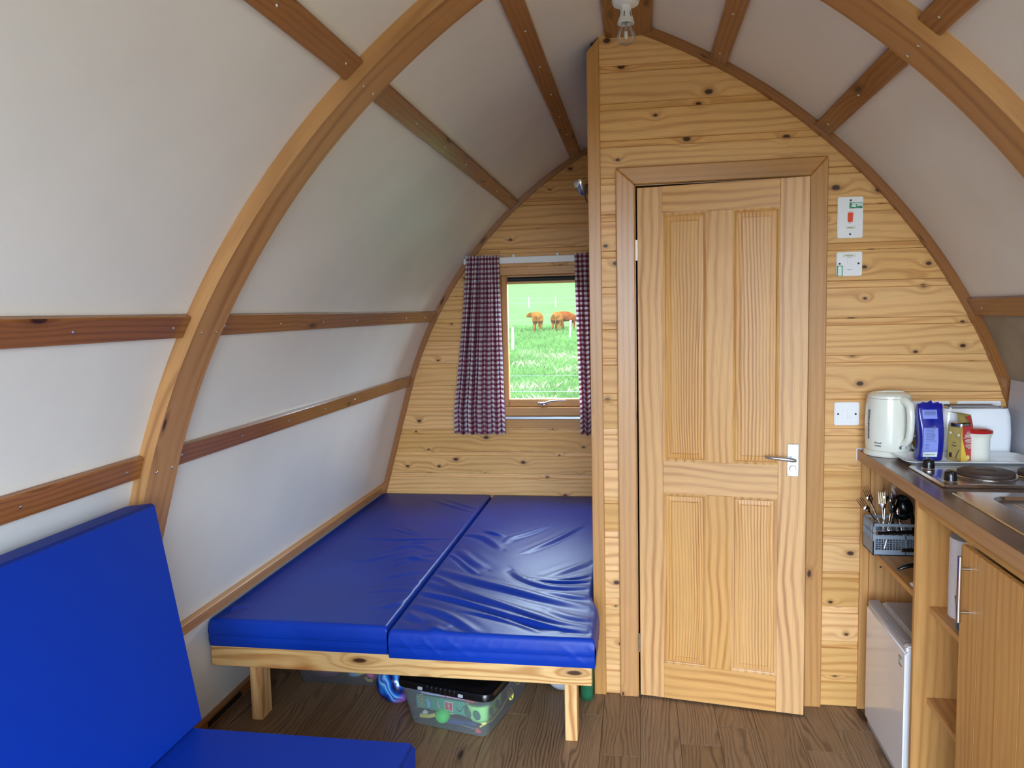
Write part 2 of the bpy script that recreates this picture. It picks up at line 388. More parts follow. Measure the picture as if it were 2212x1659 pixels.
def text(s, size, mat, parent, M4, name='lettering', align='CENTER', depth=.0004, bold=0.0):
    cu = bpy.data.curves.new(name,'FONT'); cu.body=s; cu.size=size; cu.align_x=align; cu.align_y='CENTER'; cu.extrude=depth; cu.offset=bold
    tmp = bpy.data.objects.new(name,cu); COL.objects.link(tmp)
    dg = bpy.context.evaluated_depsgraph_get(); me = bpy.data.meshes.new_from_object(tmp.evaluated_get(dg))
    bpy.data.objects.remove(tmp); bpy.data.curves.remove(cu); me.name=name; me.materials.clear(); me.materials.append(M[mat])
    o = bpy.data.objects.new(name,me); COL.objects.link(o); o.parent=parent; o.matrix_local=M4; return o
def MX(loc, rx=0, ry=0, rz=0):
    return Matrix.Translation(loc) @ Matrix.Rotation(rz,4,'Z') @ Matrix.Rotation(ry,4,'Y') @ Matrix.Rotation(rx,4,'X')
FRONT = lambda x,y,z: MX((x,y,z), rx=radians(90))     # text facing -Y

# ------------------------------------------------------------------ the cabin's arched section
XR, CX, CZ, RR = -.025, -.8483, .4216, 2.3286
A0 = math.asin((1.05-CZ)/RR); APEX = math.acos(-CX/RR)
H105 = RR*cos(A0)+CX
def half(z, off=0.0):
    if z >= 1.05: return max(0.0, sqrt(max(0,(RR-off)**2-(z-CZ)**2))+CX)
    if z >= .35: return H105+.285*(1.05-z)-off
    return H105+.285*.70-off
def arc(a, off=0.0): return (RR-off)*cos(a)+CX, CZ+(RR-off)*sin(a)   # half width, z at angle a
def profile(p0, p1, off=0.0, n=14):
    """points (half width, z) from p0 to p1; a number < 1.06 is a height, otherwise ('a', angle in degrees)"""
    out=[]
    def z_of(p): return p if not isinstance(p,tuple) else None
    if z_of(p0) is not None:
        ze = z_of(p1) if z_of(p1) is not None else 1.05
        zs = sorted(set([z_of(p0), ze] + [z for z in (.35,.6,.85) if z_of(p0)<z<ze]))
        out += [(half(z,off), z) for z in zs]
        if z_of(p1) is not None: return out
        a_start = A0
    else: a_start = radians(p0[1]); out.append(arc(a_start,off))
    a_end = radians(p1[1])
    for i in range(1,n+1): out.append(arc(a_start+(a_end-a_start)*i/n, off))
    return out
APX = math.degrees(APEX)
def sweep(b, prof_in, prof_out, y0, y1, side):
    """solid between two profiles along y"""
    t = bmesh.new(); ul=t.loops.layers.uv.verify(); n=len(prof_in)
    L=[0]
    for a,c in zip(prof_in,prof_in[1:]): L.append(L[-1]+hypot(a[0]-c[0],a[1]-c[1]))
    def V(p,y): return t.verts.new((XR+side*p[0], y, p[1]))
    r=[[V(prof_in[i],y0),V(prof_in[i],y1),V(prof_out[i],y1),V(prof_out[i],y0)] for i in range(n)]
    w=y1-y0; d=.05; acc=[0,w,w+d,2*w+d,2*w+2*d]
    for i in range(n-1):
        for k in range(4):
            f=t.faces.new((r[i][k],r[i][(k+1)%4],r[i+1][(k+1)%4],r[i+1][k]))
            for l,(uu,vv) in zip(f.loops,((L[i],acc[k]),(L[i],acc[k+1]),(L[i+1],acc[k+1]),(L[i+1],acc[k]))): l[ul].uv=(uu,vv)
    t.faces.new(r[0]); t.faces.new(r[-1]); bmesh.ops.recalc_face_normals(t, faces=t.faces); b._merge(t); return b
def tangent_box(b, a_deg, side, y0, y1, w=.066, th=.02, bev=.003):
    a=radians(a_deg); c=arc(a,th/2-.001)
    # local x = inward normal, local z = along the arc
    nx, nz = -cos(a), -sin(a); tx, tz = -sin(a), cos(a)
    m = Matrix(((side*nx,0,side*tx,XR+side*c[0]),(0,1,0,0),(nz,0,tz,c[1]),(0,0,0,1)))
    t=B(); t.box(-th/2,th/2,y0,y1,-w/2,w/2,bev,g=1)
    bmx=t.bm; bmx.transform(m)
    if m.determinant()<0: bmesh.ops.reverse_faces(bmx, faces=bmx.faces)
    me=bpy.data.meshes.new('tmp'); bmx.to_mesh(me); bmx.free(); b.bm.from_mesh(me); bpy.data.meshes.remove(me); return m

# ------------------------------------------------------------------ outdoors
def hgt(x, y):
    d = hypot(x, y-1.6) if y > 1.6 else 0
    if d < 12: z = -.35
    elif d < 60: z = -.35+.60*((d-12)/48)**1.2
    else: z = .25+ (d-60)*.052
    return z + .05*sin(x*.7+1)*sin(y*.5)*min(1,d/10) + .12*sin(x*.13)*sin(y*.17+2)*min(1,d/30)
def outdoors():
    b = B(); ys=[-60,-40,-25,-15,-8,-4,0,1.7,3,5,7,9,12,15,18,22,26,30,35,40,45,50,55,60,70,80,100,130,170,230,320]
    xs=[-220,-150,-100,-70,-50,-36,-26,-20,-16,-13,-11,-9,-7.5,-6,-5,-4,-3,-2,-1,0,1,2,3,4,6,9,14,22,40,80,160]
    t=bmesh.new(); V=[[t.verts.new((x,y,hgt(x,y))) for y in ys] for x in xs]
    for i in range(len(xs)-1):
        for j in range(len(ys)-1): t.faces.new((V[i][j],V[i+1][j],V[i+1][j+1],V[i][j+1]))
    b._merge(t); g=b.obj('ground',['ground','bounce_yard'],smooth=180)
    for p in g.data.polygons:
        if p.center.y<2.0 and abs(p.center.x)<40: p.material_index=1  # added yard out of view, replaces grass to tame green bounce light
    tag(g,'green pasture sloping up behind the cabin',None,kind='structure')
    # grass seen through the window
    rnd=random.Random(3); vs=[];fs=[]
    def blade(x,y,h,w):
        a=rnd.uniform(0,pi); z=hgt(x,y); lx,ly=rnd.gauss(0,.35)*h,rnd.gauss(0,.35)*h; k=len(vs)
        vs.extend([(x-w*cos(a),y-w*sin(a),z-.02),(x+w*cos(a),y+w*sin(a),z-.02),(x+lx*.4,y+ly*.4,z+h*.6),(x+lx,y+ly,z+h*.9)])
        fs.extend([(k,k+1,k+2),(k,k+2,k+3)])
    for i in range(60000):
        y=3+ 52*rnd.random()**1.7; x=-.135*y+ (rnd.random()-.5)*(.34*y+3)
        h=rnd.uniform(.06,.20)*(1+y/60); blade(x,y,h,.004+.0007*y)
    me=bpy.data.meshes.new('pasture_grass'); me.from_pydata(vs,[],fs); me.materials.append(M['blade'])
    o=bpy.data.objects.new('pasture_grass',me); COL.objects.link(o); tag(o,'long bright green grass growing in the pasture outside the window','grass',kind='stuff')
    vs.clear();fs.clear()
    for (cx,cy,r,n) in [(-2.6,15,.8,130),(-1.6,19,.9,160),(-3.4,21,.9,120),(-1.9,12.0,.4,120),(-3.2,26,1.3,200),(-2.2,24,1.0,160),(-4.6,29,1.2,90),(-1.3,14,.5,60)]:
        for i in range(n):
            blade(cx+rnd.gauss(0,r*.5),cy+rnd.gauss(0,r*.5),rnd.uniform(.12,.28),.005+.0005*cy)
    me=bpy.data.meshes.new('dry_grass'); me.from_pydata(vs,[],fs); me.materials.append(M['straw'])
    o=bpy.data.objects.new('dry_grass',me); COL.objects.link(o); tag(o,'pale dry grass tussocks in the pasture outside the window','grass',kind='stuff')
    # fences
    f=thing('wire_fence',(0,0,0),'thin wire fence close behind the cabin window','fence')
    for z in (.42,.62,.82,1.02):
        b=B(); b.tube([(-9,7.6,hgt(-5,7)+z+.35-.35),(-4,7.0,hgt(-4,7)+z+.02),(0,6.6,hgt(0,6.6)+z+.05),(4,6.2,hgt(4,6)+z+.05)],.0025,6); b.obj('wire','wire',f)
    for x,y in ((-9,7.6),(-4,7.0),(0,6.6),(4,6.2)):
        b=B(); b.box(x-.035,x+.035,y-.035,y+.035,hgt(x,y)-.1,hgt(x,y)+1.2,.005); b.obj('post','fencepost',f)
    for (x,y,lean,lab) in ((-5.36,30,0.02,'pale fence post left of the cows, outside the window'),(-3.73,40,.06,'pale leaning fence post right of the cows, outside the window')):
        b=B(); b.box(-.05,.05,-.05,.05,-.1,1.12,.01,m=MX((0,0,0),ry=lean)); o=b.obj('fence_post','fencepost',loc=(x,y,hgt(x,y))); tag(o,lab,'fence post')
    f=thing('field_fence',(0,0,0),'distant wire fence line crossing the hillside at the top of the window','fence')
    for k in range(12):
        x=-34+k*3.4; y=92+k*.4; b=B(); b.box(x-.045,x+.045,y-.045,y+.045,hgt(x,y)-.1,hgt(x,y)+1.2); b.obj('post','fencepost',f)
    for z in (.5,1.05):
        b=B(); b.tube([(-34+k*3.4,92+k*.4,hgt(-34+k*3.4,92+k*.4)+z) for k in range(12)],.010,5); b.obj('wire','wire',f)
    def cow(x,y,rz,head_turn,label,mat,graze=False,s=1.0):
        # continuous body grown from a skeleton; local +Y is forward
        V=[];E=[];Rd=[]
        def v(p,r,par=None):
            V.append(p);Rd.append(r)
            if par is not None: E.append((par,len(V)-1))
            return len(V)-1
        pel=v((0,-.62,1.05),(.33,.34)); mid=v((0,-.1,1.02),(.40,.42),pel); sh=v((0,.50,1.06),(.30,.38),mid)
        rump=v((0,-.82,1.05),(.22,.22),pel); tail=v((0,-.93,1.0),(.05,.05),rump); tl=v((.02,-.97,.62),(.03,.03),tail); v((.03,-.95,.40),(.05,.05),tl)
        if graze: nk=v((0,.85,.85),(.17,.2),sh); hd=v((head_turn*.2,1.10,.45),(.13,.14),nk); mz=v((head_turn*.3,1.22,.18),(.085,.08),hd)
        else: nk=v((head_turn*.25,.82,1.16),(.16,.2),sh); hd=v((head_turn*.50,.98,1.22),(.14,.15),nk); mz=v((head_turn*.76,1.0,1.06),(.095,.09),hd)
        e1=v((V[hd][0]-.05,V[hd][1]+.17,V[hd][2]+.09),(.03,.03),hd); e2=v((V[hd][0]-.05,V[hd][1]-.19,V[hd][2]+.09),(.03,.03),hd)
        for sx in (-1,1):
            a=v((sx*.20,-.70,.78),(.17,.2),pel); k=v((sx*.22,-.58,.58),(.10,.11),a); h=v((sx*.22,-.76,.40),(.06,.07),k); f0=v((sx*.22,-.72,.12),(.05,.05),h); v((sx*.22,-.68,.03),(.065,.07),f0)
            a=v((sx*.17,.50,.72),(.11,.12),sh); k=v((sx*.17,.52,.42),(.065,.07),a); f0=v((sx*.17,.48,.12),(.05,.05),k); v((sx*.17,.51,.03),(.06,.065),f0)
        me=bpy.data.meshes.new('cow'); me.from_pydata(V,E,[]); o=bpy.data.objects.new('cow',me); COL.objects.link(o)
        md=o.modifiers.new('skin','SKIN')
        for i,d in enumerate(me.skin_vertices[0].data): d.radius=Rd[i]; d.use_root=(i==0)
        o.modifiers.new('sub','SUBSURF').levels=2
        dg=bpy.context.evaluated_depsgraph_get(); m2=bpy.data.meshes.new_from_object(o.evaluated_get(dg)); bpy.data.objects.remove(o)
        shade(m2,180); m2.materials.append(M[mat]); m2.name='cow'
        o=bpy.data.objects.new('cow',m2); COL.objects.link(o); o.location=(x,y,hgt(x,y)); o.rotation_euler=(0,0,rz); o.scale=(s,s,s); tag(o,label,'cow')
    cow(-6.55,48,radians(8),-1,'tan cow seen from behind with its head turned left, outside the window','cow_tan')
    cow(-5.20,48,radians(-4),.6,'broad tan cow seen from behind, right of the one turning its head','cow_tan',True)
    cow(-4.75,49.5,radians(-50),.6,'red brown cow half hidden behind the broad tan cow','cow_red',True)
outdoors()

# ------------------------------------------------------------------ shell, lining, ribs, battens
def shell():
    b=B()
    for s in (-1,1): sweep(b, profile(0,('a',APX),-.022), profile(0,('a',APX),-.075), YF-.1, YB+.1, s)
    o=b.obj('leak_skin','ply',smooth=50); tag(o,'unseen outer curved skin added around the arch against light leaks',kind='structure')  # unseen shell added to block light leaking through the panel gaps
    cuts=[0,.475,('a',17.65),('a',28.2),('a',48.6),('a',59.7),('a',APX)]
    bays=[(YF,-.972),(-.972,YB)]
    for s,nm in ((-1,'wall_left'),(1,'wall_right')):
        w=struct(nm,('left' if s<0 else 'right')+' curved wall of white lining panels between wooden battens')
        for i,(p0,p1) in enumerate(zip(cuts,cuts[1:])):
            for j,(y0,y1) in enumerate(bays):
                b=B(); sweep(b, profile(p0,p1,0,12), profile(p0,p1,-.012,12), y0+.0005, y1-.0005, s)
                o=b.obj('lining_panel','ply' if (s>0 and i in (1,2) and j==1) else 'lining',w,smooth=30)
                if s>0 and i in (1,2) and j==1: o['label']='bare brownish board behind the kitchen corner'
        for a in (17.65,28.2,48.6,59.7):
            for j,(y0,y1) in enumerate([(YF,-1.043),(-.902,YB-.022 if s<0 else -.022)]):
                if s>0 and a<20: continue
                b=B(); m=tangent_box(b,a,s,y0,y1); o=b.obj('batten','batten',w)
                # screw heads
                ys=[-1.11-.368*k for k in range(6)] if j==0 else [-.852+.366*k for k in range(7) if -.852+.366*k<y1-.03]
                for y in ys:
                    sc=screw_mesh(); q=bpy.data.objects.new('screw',sc); COL.objects.link(q); q.parent=o
                    nx,nz=m[0][0],m[2][0]
                    rot=Vector((0,0,1)).rotation_difference(Vector((nx,0,nz))).to_matrix().to_4x4()
                    q.matrix_local=Matrix.Translation(Vector((m[0][3],y,m[2][3]))+Vector((nx,0,nz))*.0098) @ rot
        # rail just above the bed, and floor edging
        b=B(); hb=half(.462)
        b.box(-.013,.013,(YF),YB-.022,-.024,.024,.003,g=1,m=MX((XR+s*(hb-.012),0,.462),ry=s*-.27)); b.obj('bed_rail','batten' if s>0 else 'post',w)
        b=B(); hb=half(.2); b.box(-.012,.012,YF,YB-.022,0,.045,.003,g=1,m=MX((XR+s*(hb-.010),0,0))); b.obj('floor_edging','batten',w)
        if s<0:
            b=B(); b.box(-.004,.004,-.46,-.22,.012,.034,.003,m=MX((XR+s*(hb-.024),0,0))); b.obj('edging_slot','blackmatt',w)
SCREW=[]
def screw_mesh():
    if not SCREW:
        b=B(); b.lathe([(0.0,.0022),(.0028,.0020),(.0046,.0004),(.0046,-.002),(0,-.002)],12); b.box(-.0026,.0026,-.0004,.0004,.0021,.0026); 
        me=bpy.data.meshes.new('screw'); b.bm.to_mesh(me); b.bm.free(); me.materials.append(M['steel']); SCREW.append(me)
    return SCREW[0]
shell()
def ribs():
    for k,(y0,y1,lab) in enumerate([(-1.043,-.902,'laminated arched roof rib crossing the middle of the cabin')]):
        b=B()
        for s in (-1,1):
            sweep(b, profile(.0,('a',APX),.043,40), profile(.0,('a',APX),-.002,40), y0,y1,s)
        o=b.obj('trim_1','rib'); tag(o,lab,kind='structure')
        for s in (-1,1):
            for a in (17.3,28.1,48.3,59.5):
                for y in (-1.008,-.935):
                    aa=radians(a); h,z=arc(aa,.043); q=bpy.data.objects.new('screw',screw_mesh()); COL.objects.link(q); q.parent=o
                    nx,nz=-cos(aa)*s,-sin(aa)
                    q.matrix_local=Matrix.Translation((XR+s*h,y,z))@Vector((0,0,1)).rotation_difference(Vector((nx,0,nz))).to_matrix().to_4x4()
    b=B(); b.box(-.112,.060,YF,YB,2.537,2.60,.006,g=1); tag(b.obj('trim_2','batten'),'wide ridge board running along the top of the arch',kind='structure')
    # cornice strips where the end walls meet the lining
    b=B(); sweep(b, profile(0,('a',APX-.3),.030,40), profile(0,('a',APX-.3),-.001,40), -.024,.004,1); tag(b.obj('trim_3','batten'),'curved wooden cornice strip over the door wall',kind='structure')
    b=B(); sweep(b, profile(0,('a',APX-.3),.030,40), profile(0,('a',APX-.3),-.001,40), YB-.024,YB+.004,-1); tag(b.obj('trim_4','batten'),'curved wooden cornice strip over the window wall',kind='structure')
ribs()

# ------------------------------------------------------------------ floor
def floor():
    w=struct('floor','oak effect plank floor')
    b=B(); b.box(-1.75,1.75,YF-.1,YB+.1,-.06,-.004); b.obj('subfloor','dark',w)
    rnd=random.Random(11); x=-1.68; pitch=.140
    while x<1.62:
        y=YF-rnd.uniform(0,.8)
        while y<YB:
            L=rnd.choice((.62,.78,.92,1.05)); y1=min(y+L,YB+.05); y0=max(y,YF-.05)
            if y1-y0>.03:
                b=B(); b.box(x+.0006,x+pitch-.0006,y0+.0006,y1-.0006,-.006,rnd.uniform(-.0003,0),.0006,g=1); b.obj('plank','floor',w)
            y=y+L
        x+=pitch
floor()

# ------------------------------------------------------------------ end walls made of boards
def plank(parent, zb, zt, xl, xr, yf, mat, s=1):
    """log-lap board; xl(z), xr(z); face looks along -Y"""
    zt_=zt-.0004
    rows=[(zb+.0004,.004),(zb+.0035,.0),(zt-.0265,.0),(zt-.0225,.0065),(zt_,.0085)]
    rows=[(z,d) for z,d in rows]
    t=bmesh.new(); ul=t.loops.layers.uv.verify(); V=[]
    for z,d in rows:
        a,b=xl(z),xr(z)
        if b-a<.004: continue
        V.append((t.verts.new((a,yf+d,z)),t.verts.new((b,yf+d,z)),t.verts.new((b,yf+.02,z)),t.verts.new((a,yf+.02,z))))
    if len(V)<2: t.free(); return None
    for p,q in zip(V,V[1:]):
        for k in range(4): t.faces.new((p[k],p[(k+1)%4],q[(k+1)%4],q[k]))
    t.faces.new(V[0]); t.faces.new(V[-1]); bmesh.ops.recalc_face_normals(t,faces=t.faces); boxuv(t,0)
    b=B(); b._merge(t); return b.obj('plank',mat,parent)
WX0,WX1,WZ0,WZ1=-.815,-.285,.86,1.80      # window opening in the back wall
def walls():
    w=struct('wall_back','window wall of horizontal pine boards behind the bed')
    L=lambda z: XR-half(z,.004); R=lambda z:-.172
    b=B(); b.box(-1.75,WX0,YB+.021,YB+.09,-.05,2.7); b.box(WX1,1.75,YB+.021,YB+.09,-.05,2.7); b.box(WX0,WX1,YB+.021,YB+.09,-.05,WZ0); b.box(WX0,WX1,YB+.021,YB+.09,WZ1,2.7); b.obj('backing','dark',w)
    for k in range(-1,19):
        zb=.140+.1363*k-.004; zt=zb+.1363
        if zb<0: zb=0
        if zt<=.02: continue
        if zt<=WZ0+.02 or zb>=WZ1-.02: plank(w,zb,zt,L,R,YB,'plank_dark')
        else:
            plank(w,zb,zt,L,lambda z:WX0+.006,YB,'plank_dark'); plank(w,zb,zt,lambda z:WX1-.006,R,YB,'plank_dark')
            if zt>WZ1: plank(w,WZ1-.012,zt,lambda z:WX0+.0065,lambda z:WX1-.0065,YB,'plank_dark')
            if zb<WZ0-.02: plank(w,zb,WZ0-.004,lambda z:WX0+.0065,lambda z:WX1-.0065,YB,'plank_dark')
    w=struct('wall_front','pine board wall around the shower room door')
    Rr=lambda z: XR+half(z,.004); Ll=lambda z:-.134
    b=B(); b.box(-.165,-.02,.021,.06,-.02,2.53); b.box(.63,1.72,.021,.06,-.02,2.2); b.box(-.02,.63,.021,.06,2.02,2.5); b.obj('backing','dark',w)
    for k in range(0,19):
        zt=.120+.1363*k; zb=max(0,zt-.1363)
        if zt<2.06:
            plank(w,zb,zt,Ll,lambda z:-.060,0,'plank'); plank(w,zb,zt,lambda z:.665,Rr,0,'plank')
        else: plank(w,zb,zt,Ll,Rr,0,'plank')
    # side of the shower room towards the bed, boarded
    w=struct('wall_side','boarded side of the shower room next to the bed')
    b=B(); b.box(-.150,-.135,.03,YB+.02,0,2.45); b.obj('backing','dark',w)
    for k in range(0,18):
        zt=.120+.1363*k; zb=max(0,zt-.1363); b=B(); b.box(-.172,-.152,.03,YB-.001,zb+.0005,zt-.0005,.002,g=1); b.obj('plank','plank_dark',w)
    # corner post: plain flat trim, angled at the top to the roof
    b=B(); b.prism([(-.180,.0),(-.133,.0),(-.133,2.535),(-.139,2.532),(-.180,2.488)],1,-.014,.032,g=2,bev=.002)
    tag(b.obj('trim_5','post'),'tall flat corner trim at the edge of the shower room',kind='structure')
    # front gable behind the viewer: boards with a wide glazed doorway standing open
    w=struct('wall_entrance','entrance gable behind the viewer with a wide open doorway')
    def gable(z0,z1,x0,x1):
        b=B(); b.box(x0,x1,YF-.06,YF,z0,z1); b.obj('board','plank_dark',w)
    gable(-.05,2.7,-1.75,-.62); gable(-.05,2.7,1.06,1.75); gable(2.12,2.7,-.62,1.06)
    for x in (-.62,1.06-.05): 
        b=B(); b.box(x,x+.05,YF-.07,YF+.012,0,2.12,.003); b.obj('jamb','post',w)
walls()

# ------------------------------------------------------------------ window, curtains
def window():
    w=struct('window_1','softwood framed window looking onto the pasture',(0,YB,0))
    y0,y1=.002,.075
    for n,bx in (('frame_side',(-.832,-.808,y0-.012,y1,.90,1.80)),('frame_side',(-.304,-.280,y0-.012,y1,.90,1.80)),('frame_head',(-.832,-.280,y0-.012,y1,1.752,1.803)),('frame_sill',(-.832,-.280,y0-.018,y1,.905,.958))):
        b=B(); b.box(*bx,.004); b.obj(n,'winwood',w)
    b=B(); b.box(-.80,-.30,-.026,.0,.886,.904,.003); o=b.obj('sill_strip','satin',w); o['label']='silver weather strip under the window'
    b=B(); b.box(-.82,-.29,-.014,.004,.832,.886,.002); b.obj('apron_board','winwood',w)
    for n,bx in (('sash_stile',(-.808,-.772,.010,.055,.958,1.752)),('sash_stile',(-.340,-.304,.010,.055,.958,1.752)),('sash_rail',(-.772,-.340,.010,.055,1.700,1.752)),('sash_rail',(-.772,-.340,.010,.055,.958,1.006))):
        b=B(); b.box(*bx,.005); b.obj(n,'winwood',w)
    b=B(); b.box(-.774,-.338,.030,.034,1.004,1.702); b.obj('pane','glass',w)
    b=B(); b.tube([(-.765,.004,1.727),(-.36,.004,1.727)],.0135,14,flat=1.0); b.box(-.765,-.36,.004,.012,1.715,1.739,.002); o=b.obj('trickle_vent','blackmatt',w,smooth=40); o['label']='black trickle vent along the top of the sash'
    b=B(); b.box(-.598,-.53,-.002,.010,.972,.988,.004); b.tube([(-.575,-.010,.982),(-.545,-.022,.986),(-.52,-.026,.996),(-.48,-.026,1.000),(-.425,-.026,1.001)],[.010,.010,.009,.007,.005],10,flat=.6); b.lathe([(0,.012),(.012,.010),(.013,0),(0,0)],16,m=MX((-.565,-.002,.980),rx=radians(90))); o=b.obj('handle','chrome',w,smooth=40); o['label']='chrome window catch handle'
    # curtain track
    t=thing('curtain_rail',(-.6,YB,1.84),'white plastic curtain track fixed above the window','curtain rail')
    b=B(); b.box(-.42,.40,-.052,-.030,-.020,.018,.003); b.obj('track','white',t)
    for x in (-.12,.14):
        b=B(); b.box(x-.008,x+.008,-.034,.0,.012,.034,.002); b.obj('bracket','white',t)
    def curtain(xt0,xt1,xb0,xb1,zt,zb,yc,npl,label,seed,wcloth):
        rnd=random.Random(seed); ph=[rnd.uniform(0,6) for _ in range(4)]
        def f(u,v):   # v 0 top .. 1 bottom
            x0=xt0+(xb0-xt0)*min(1,v*1.15)**1.2; x1=xt1+(xb1-xt1)*min(1,v*1.1)**1.2
            amp=(.010+.016*min(1,v*3))*(1 if v>.03 else .8)
            uu=u+.012*sin(9*v+ph[0])*sin(pi*u)
            y=yc+amp*sin(2*pi*npl*uu+ph[1]+.5*sin(3*v+ph[2]))*(.75+.25*sin(5*u+ph[3]))+ (.004*sin(2*pi*npl*3*u+ph[3]) if v<.14 else 0)
            hem=.006*sin(2*pi*npl*u+1)+ .004*sin(3*u)
            return (x0+(x1-x0)*u, y, zt-(zt-zb+hem*v)*v + (.004*sin(2*pi*npl*2*u) if v==0 else 0))
        b=B(); b.grid(f, npl*16, 90, lambda u,v:(u*wcloth, v*(zt-zb)))
        o=b.obj('curtain','gingham',smooth=180); m=o.modifiers.new('thick','SOLIDIFY'); m.thickness=.0012; tag(o,label,'curtain',None)
    curtain(-1.000,-.801,-1.098,-.786,1.868,.808,1.527,6,'red white and navy checked curtain left of the window',2,.30)
    curtain(-.357,-.215,-.336,-.212,1.866,.806,1.527,3,'red white and navy checked curtain right of the window by the corner post',5,.15)
window()
def spotlight():
    y=.55
    t=thing('reading_light',(-.173,y,2.05),'small silver spotlight on the shower room side wall above the bed','lamp')
    b=B(); b.lathe([(0,0),(.018,0),(.018,.006),(0,.008)],20,m=MX((0.003,0,0.0),ry=radians(-90))); b.tube([(-.002,0,0),(-.025,-.002,.004),(-.046,-.004,.018)],.004,8); b.obj('bracket','chrome',t,smooth=40)
    m=MX((-.068,-.010,.040),ry=radians(-16),rx=radians(8))
    b=B(); b.lathe([(0,-.048),(.010,-.046),(.021,-.034),(.028,-.014),(.0305,.008),(.0315,.028),(.029,.028),(.022,.010),(.0,.004)],28,m=m); b.obj('lamp_shade','gunmetal',t,smooth=50)
    b=B(); b.lathe([(.0305,.0),(.0325,.004),(.0325,.020),(.0312,.026)],28,m=m); b.obj('collar','chrome',t,smooth=40)
    b=B(); b.tube([(-.054,-.010,-.004),(-.050,-.010,-.02),(-.044,-.010,-.034)],.0022,6); b.obj('switch_stem','blackmatt',t)
spotlight()
def ceiling_light():
    t=thing('ceiling_light',(-.029,-.385,2.537),'bare clear bulb in a white lampholder under the ridge board','lamp')
    b=B(); b.lathe([(0,0),(.044,0),(.044,-.022),(.040,-.031),(.028,-.034),(0,-.034)],32); b.obj('base','white',t,smooth=40)
    b=B(); b.lathe([(.0175,-.030),(.0172,-.052),(.020,-.064),(.0255,-.082),(.027,-.089),(.0245,-.090),(.021,-.080),(.015,-.068),(0,-.066)],32)
    b.obj('lampholder','white',t,smooth=40)
    for k in range(6):
        a=k*pi/3+.3; b=B(); b.box(-.0012,.0012,-.0012,.0012,-.009,.009,m=MX((.0196*cos(a),.0196*sin(a),-.064),rz=a)@Matrix.Rotation(radians(-16),4,'Y')); b.obj('vent_slot','black',t)
    b=B(); b.lathe([(.0125,-.072),(.013,-.088),(.017,-.098),(.025,-.112),(.0295,-.126),(.0285,-.138),(.022,-.149),(.010,-.155),(.0,-.156)],32); b.obj('bulb','bulbglass',t,smooth=180)
    b=B(); b.lathe([(0,-.072),(.0115,-.072),(.0115,-.080),(.004,-.086),(.002,-.104),(.0,-.104)],16); b.tube([(-.001,0,-.10),(-.004,0,-.112)],.0007,5); b.tube([(.001,0,-.10),(.004,0,-.112)],.0007,5); b.obj('bulb_stem','steel',t,smooth=40)
    b=B(); b.lathe([(0,-.112),(.0052,-.114),(.0058,-.128),(.004,-.136),(0,-.138)],16); b.obj('capsule','enamel',t,smooth=60)
ceiling_light()

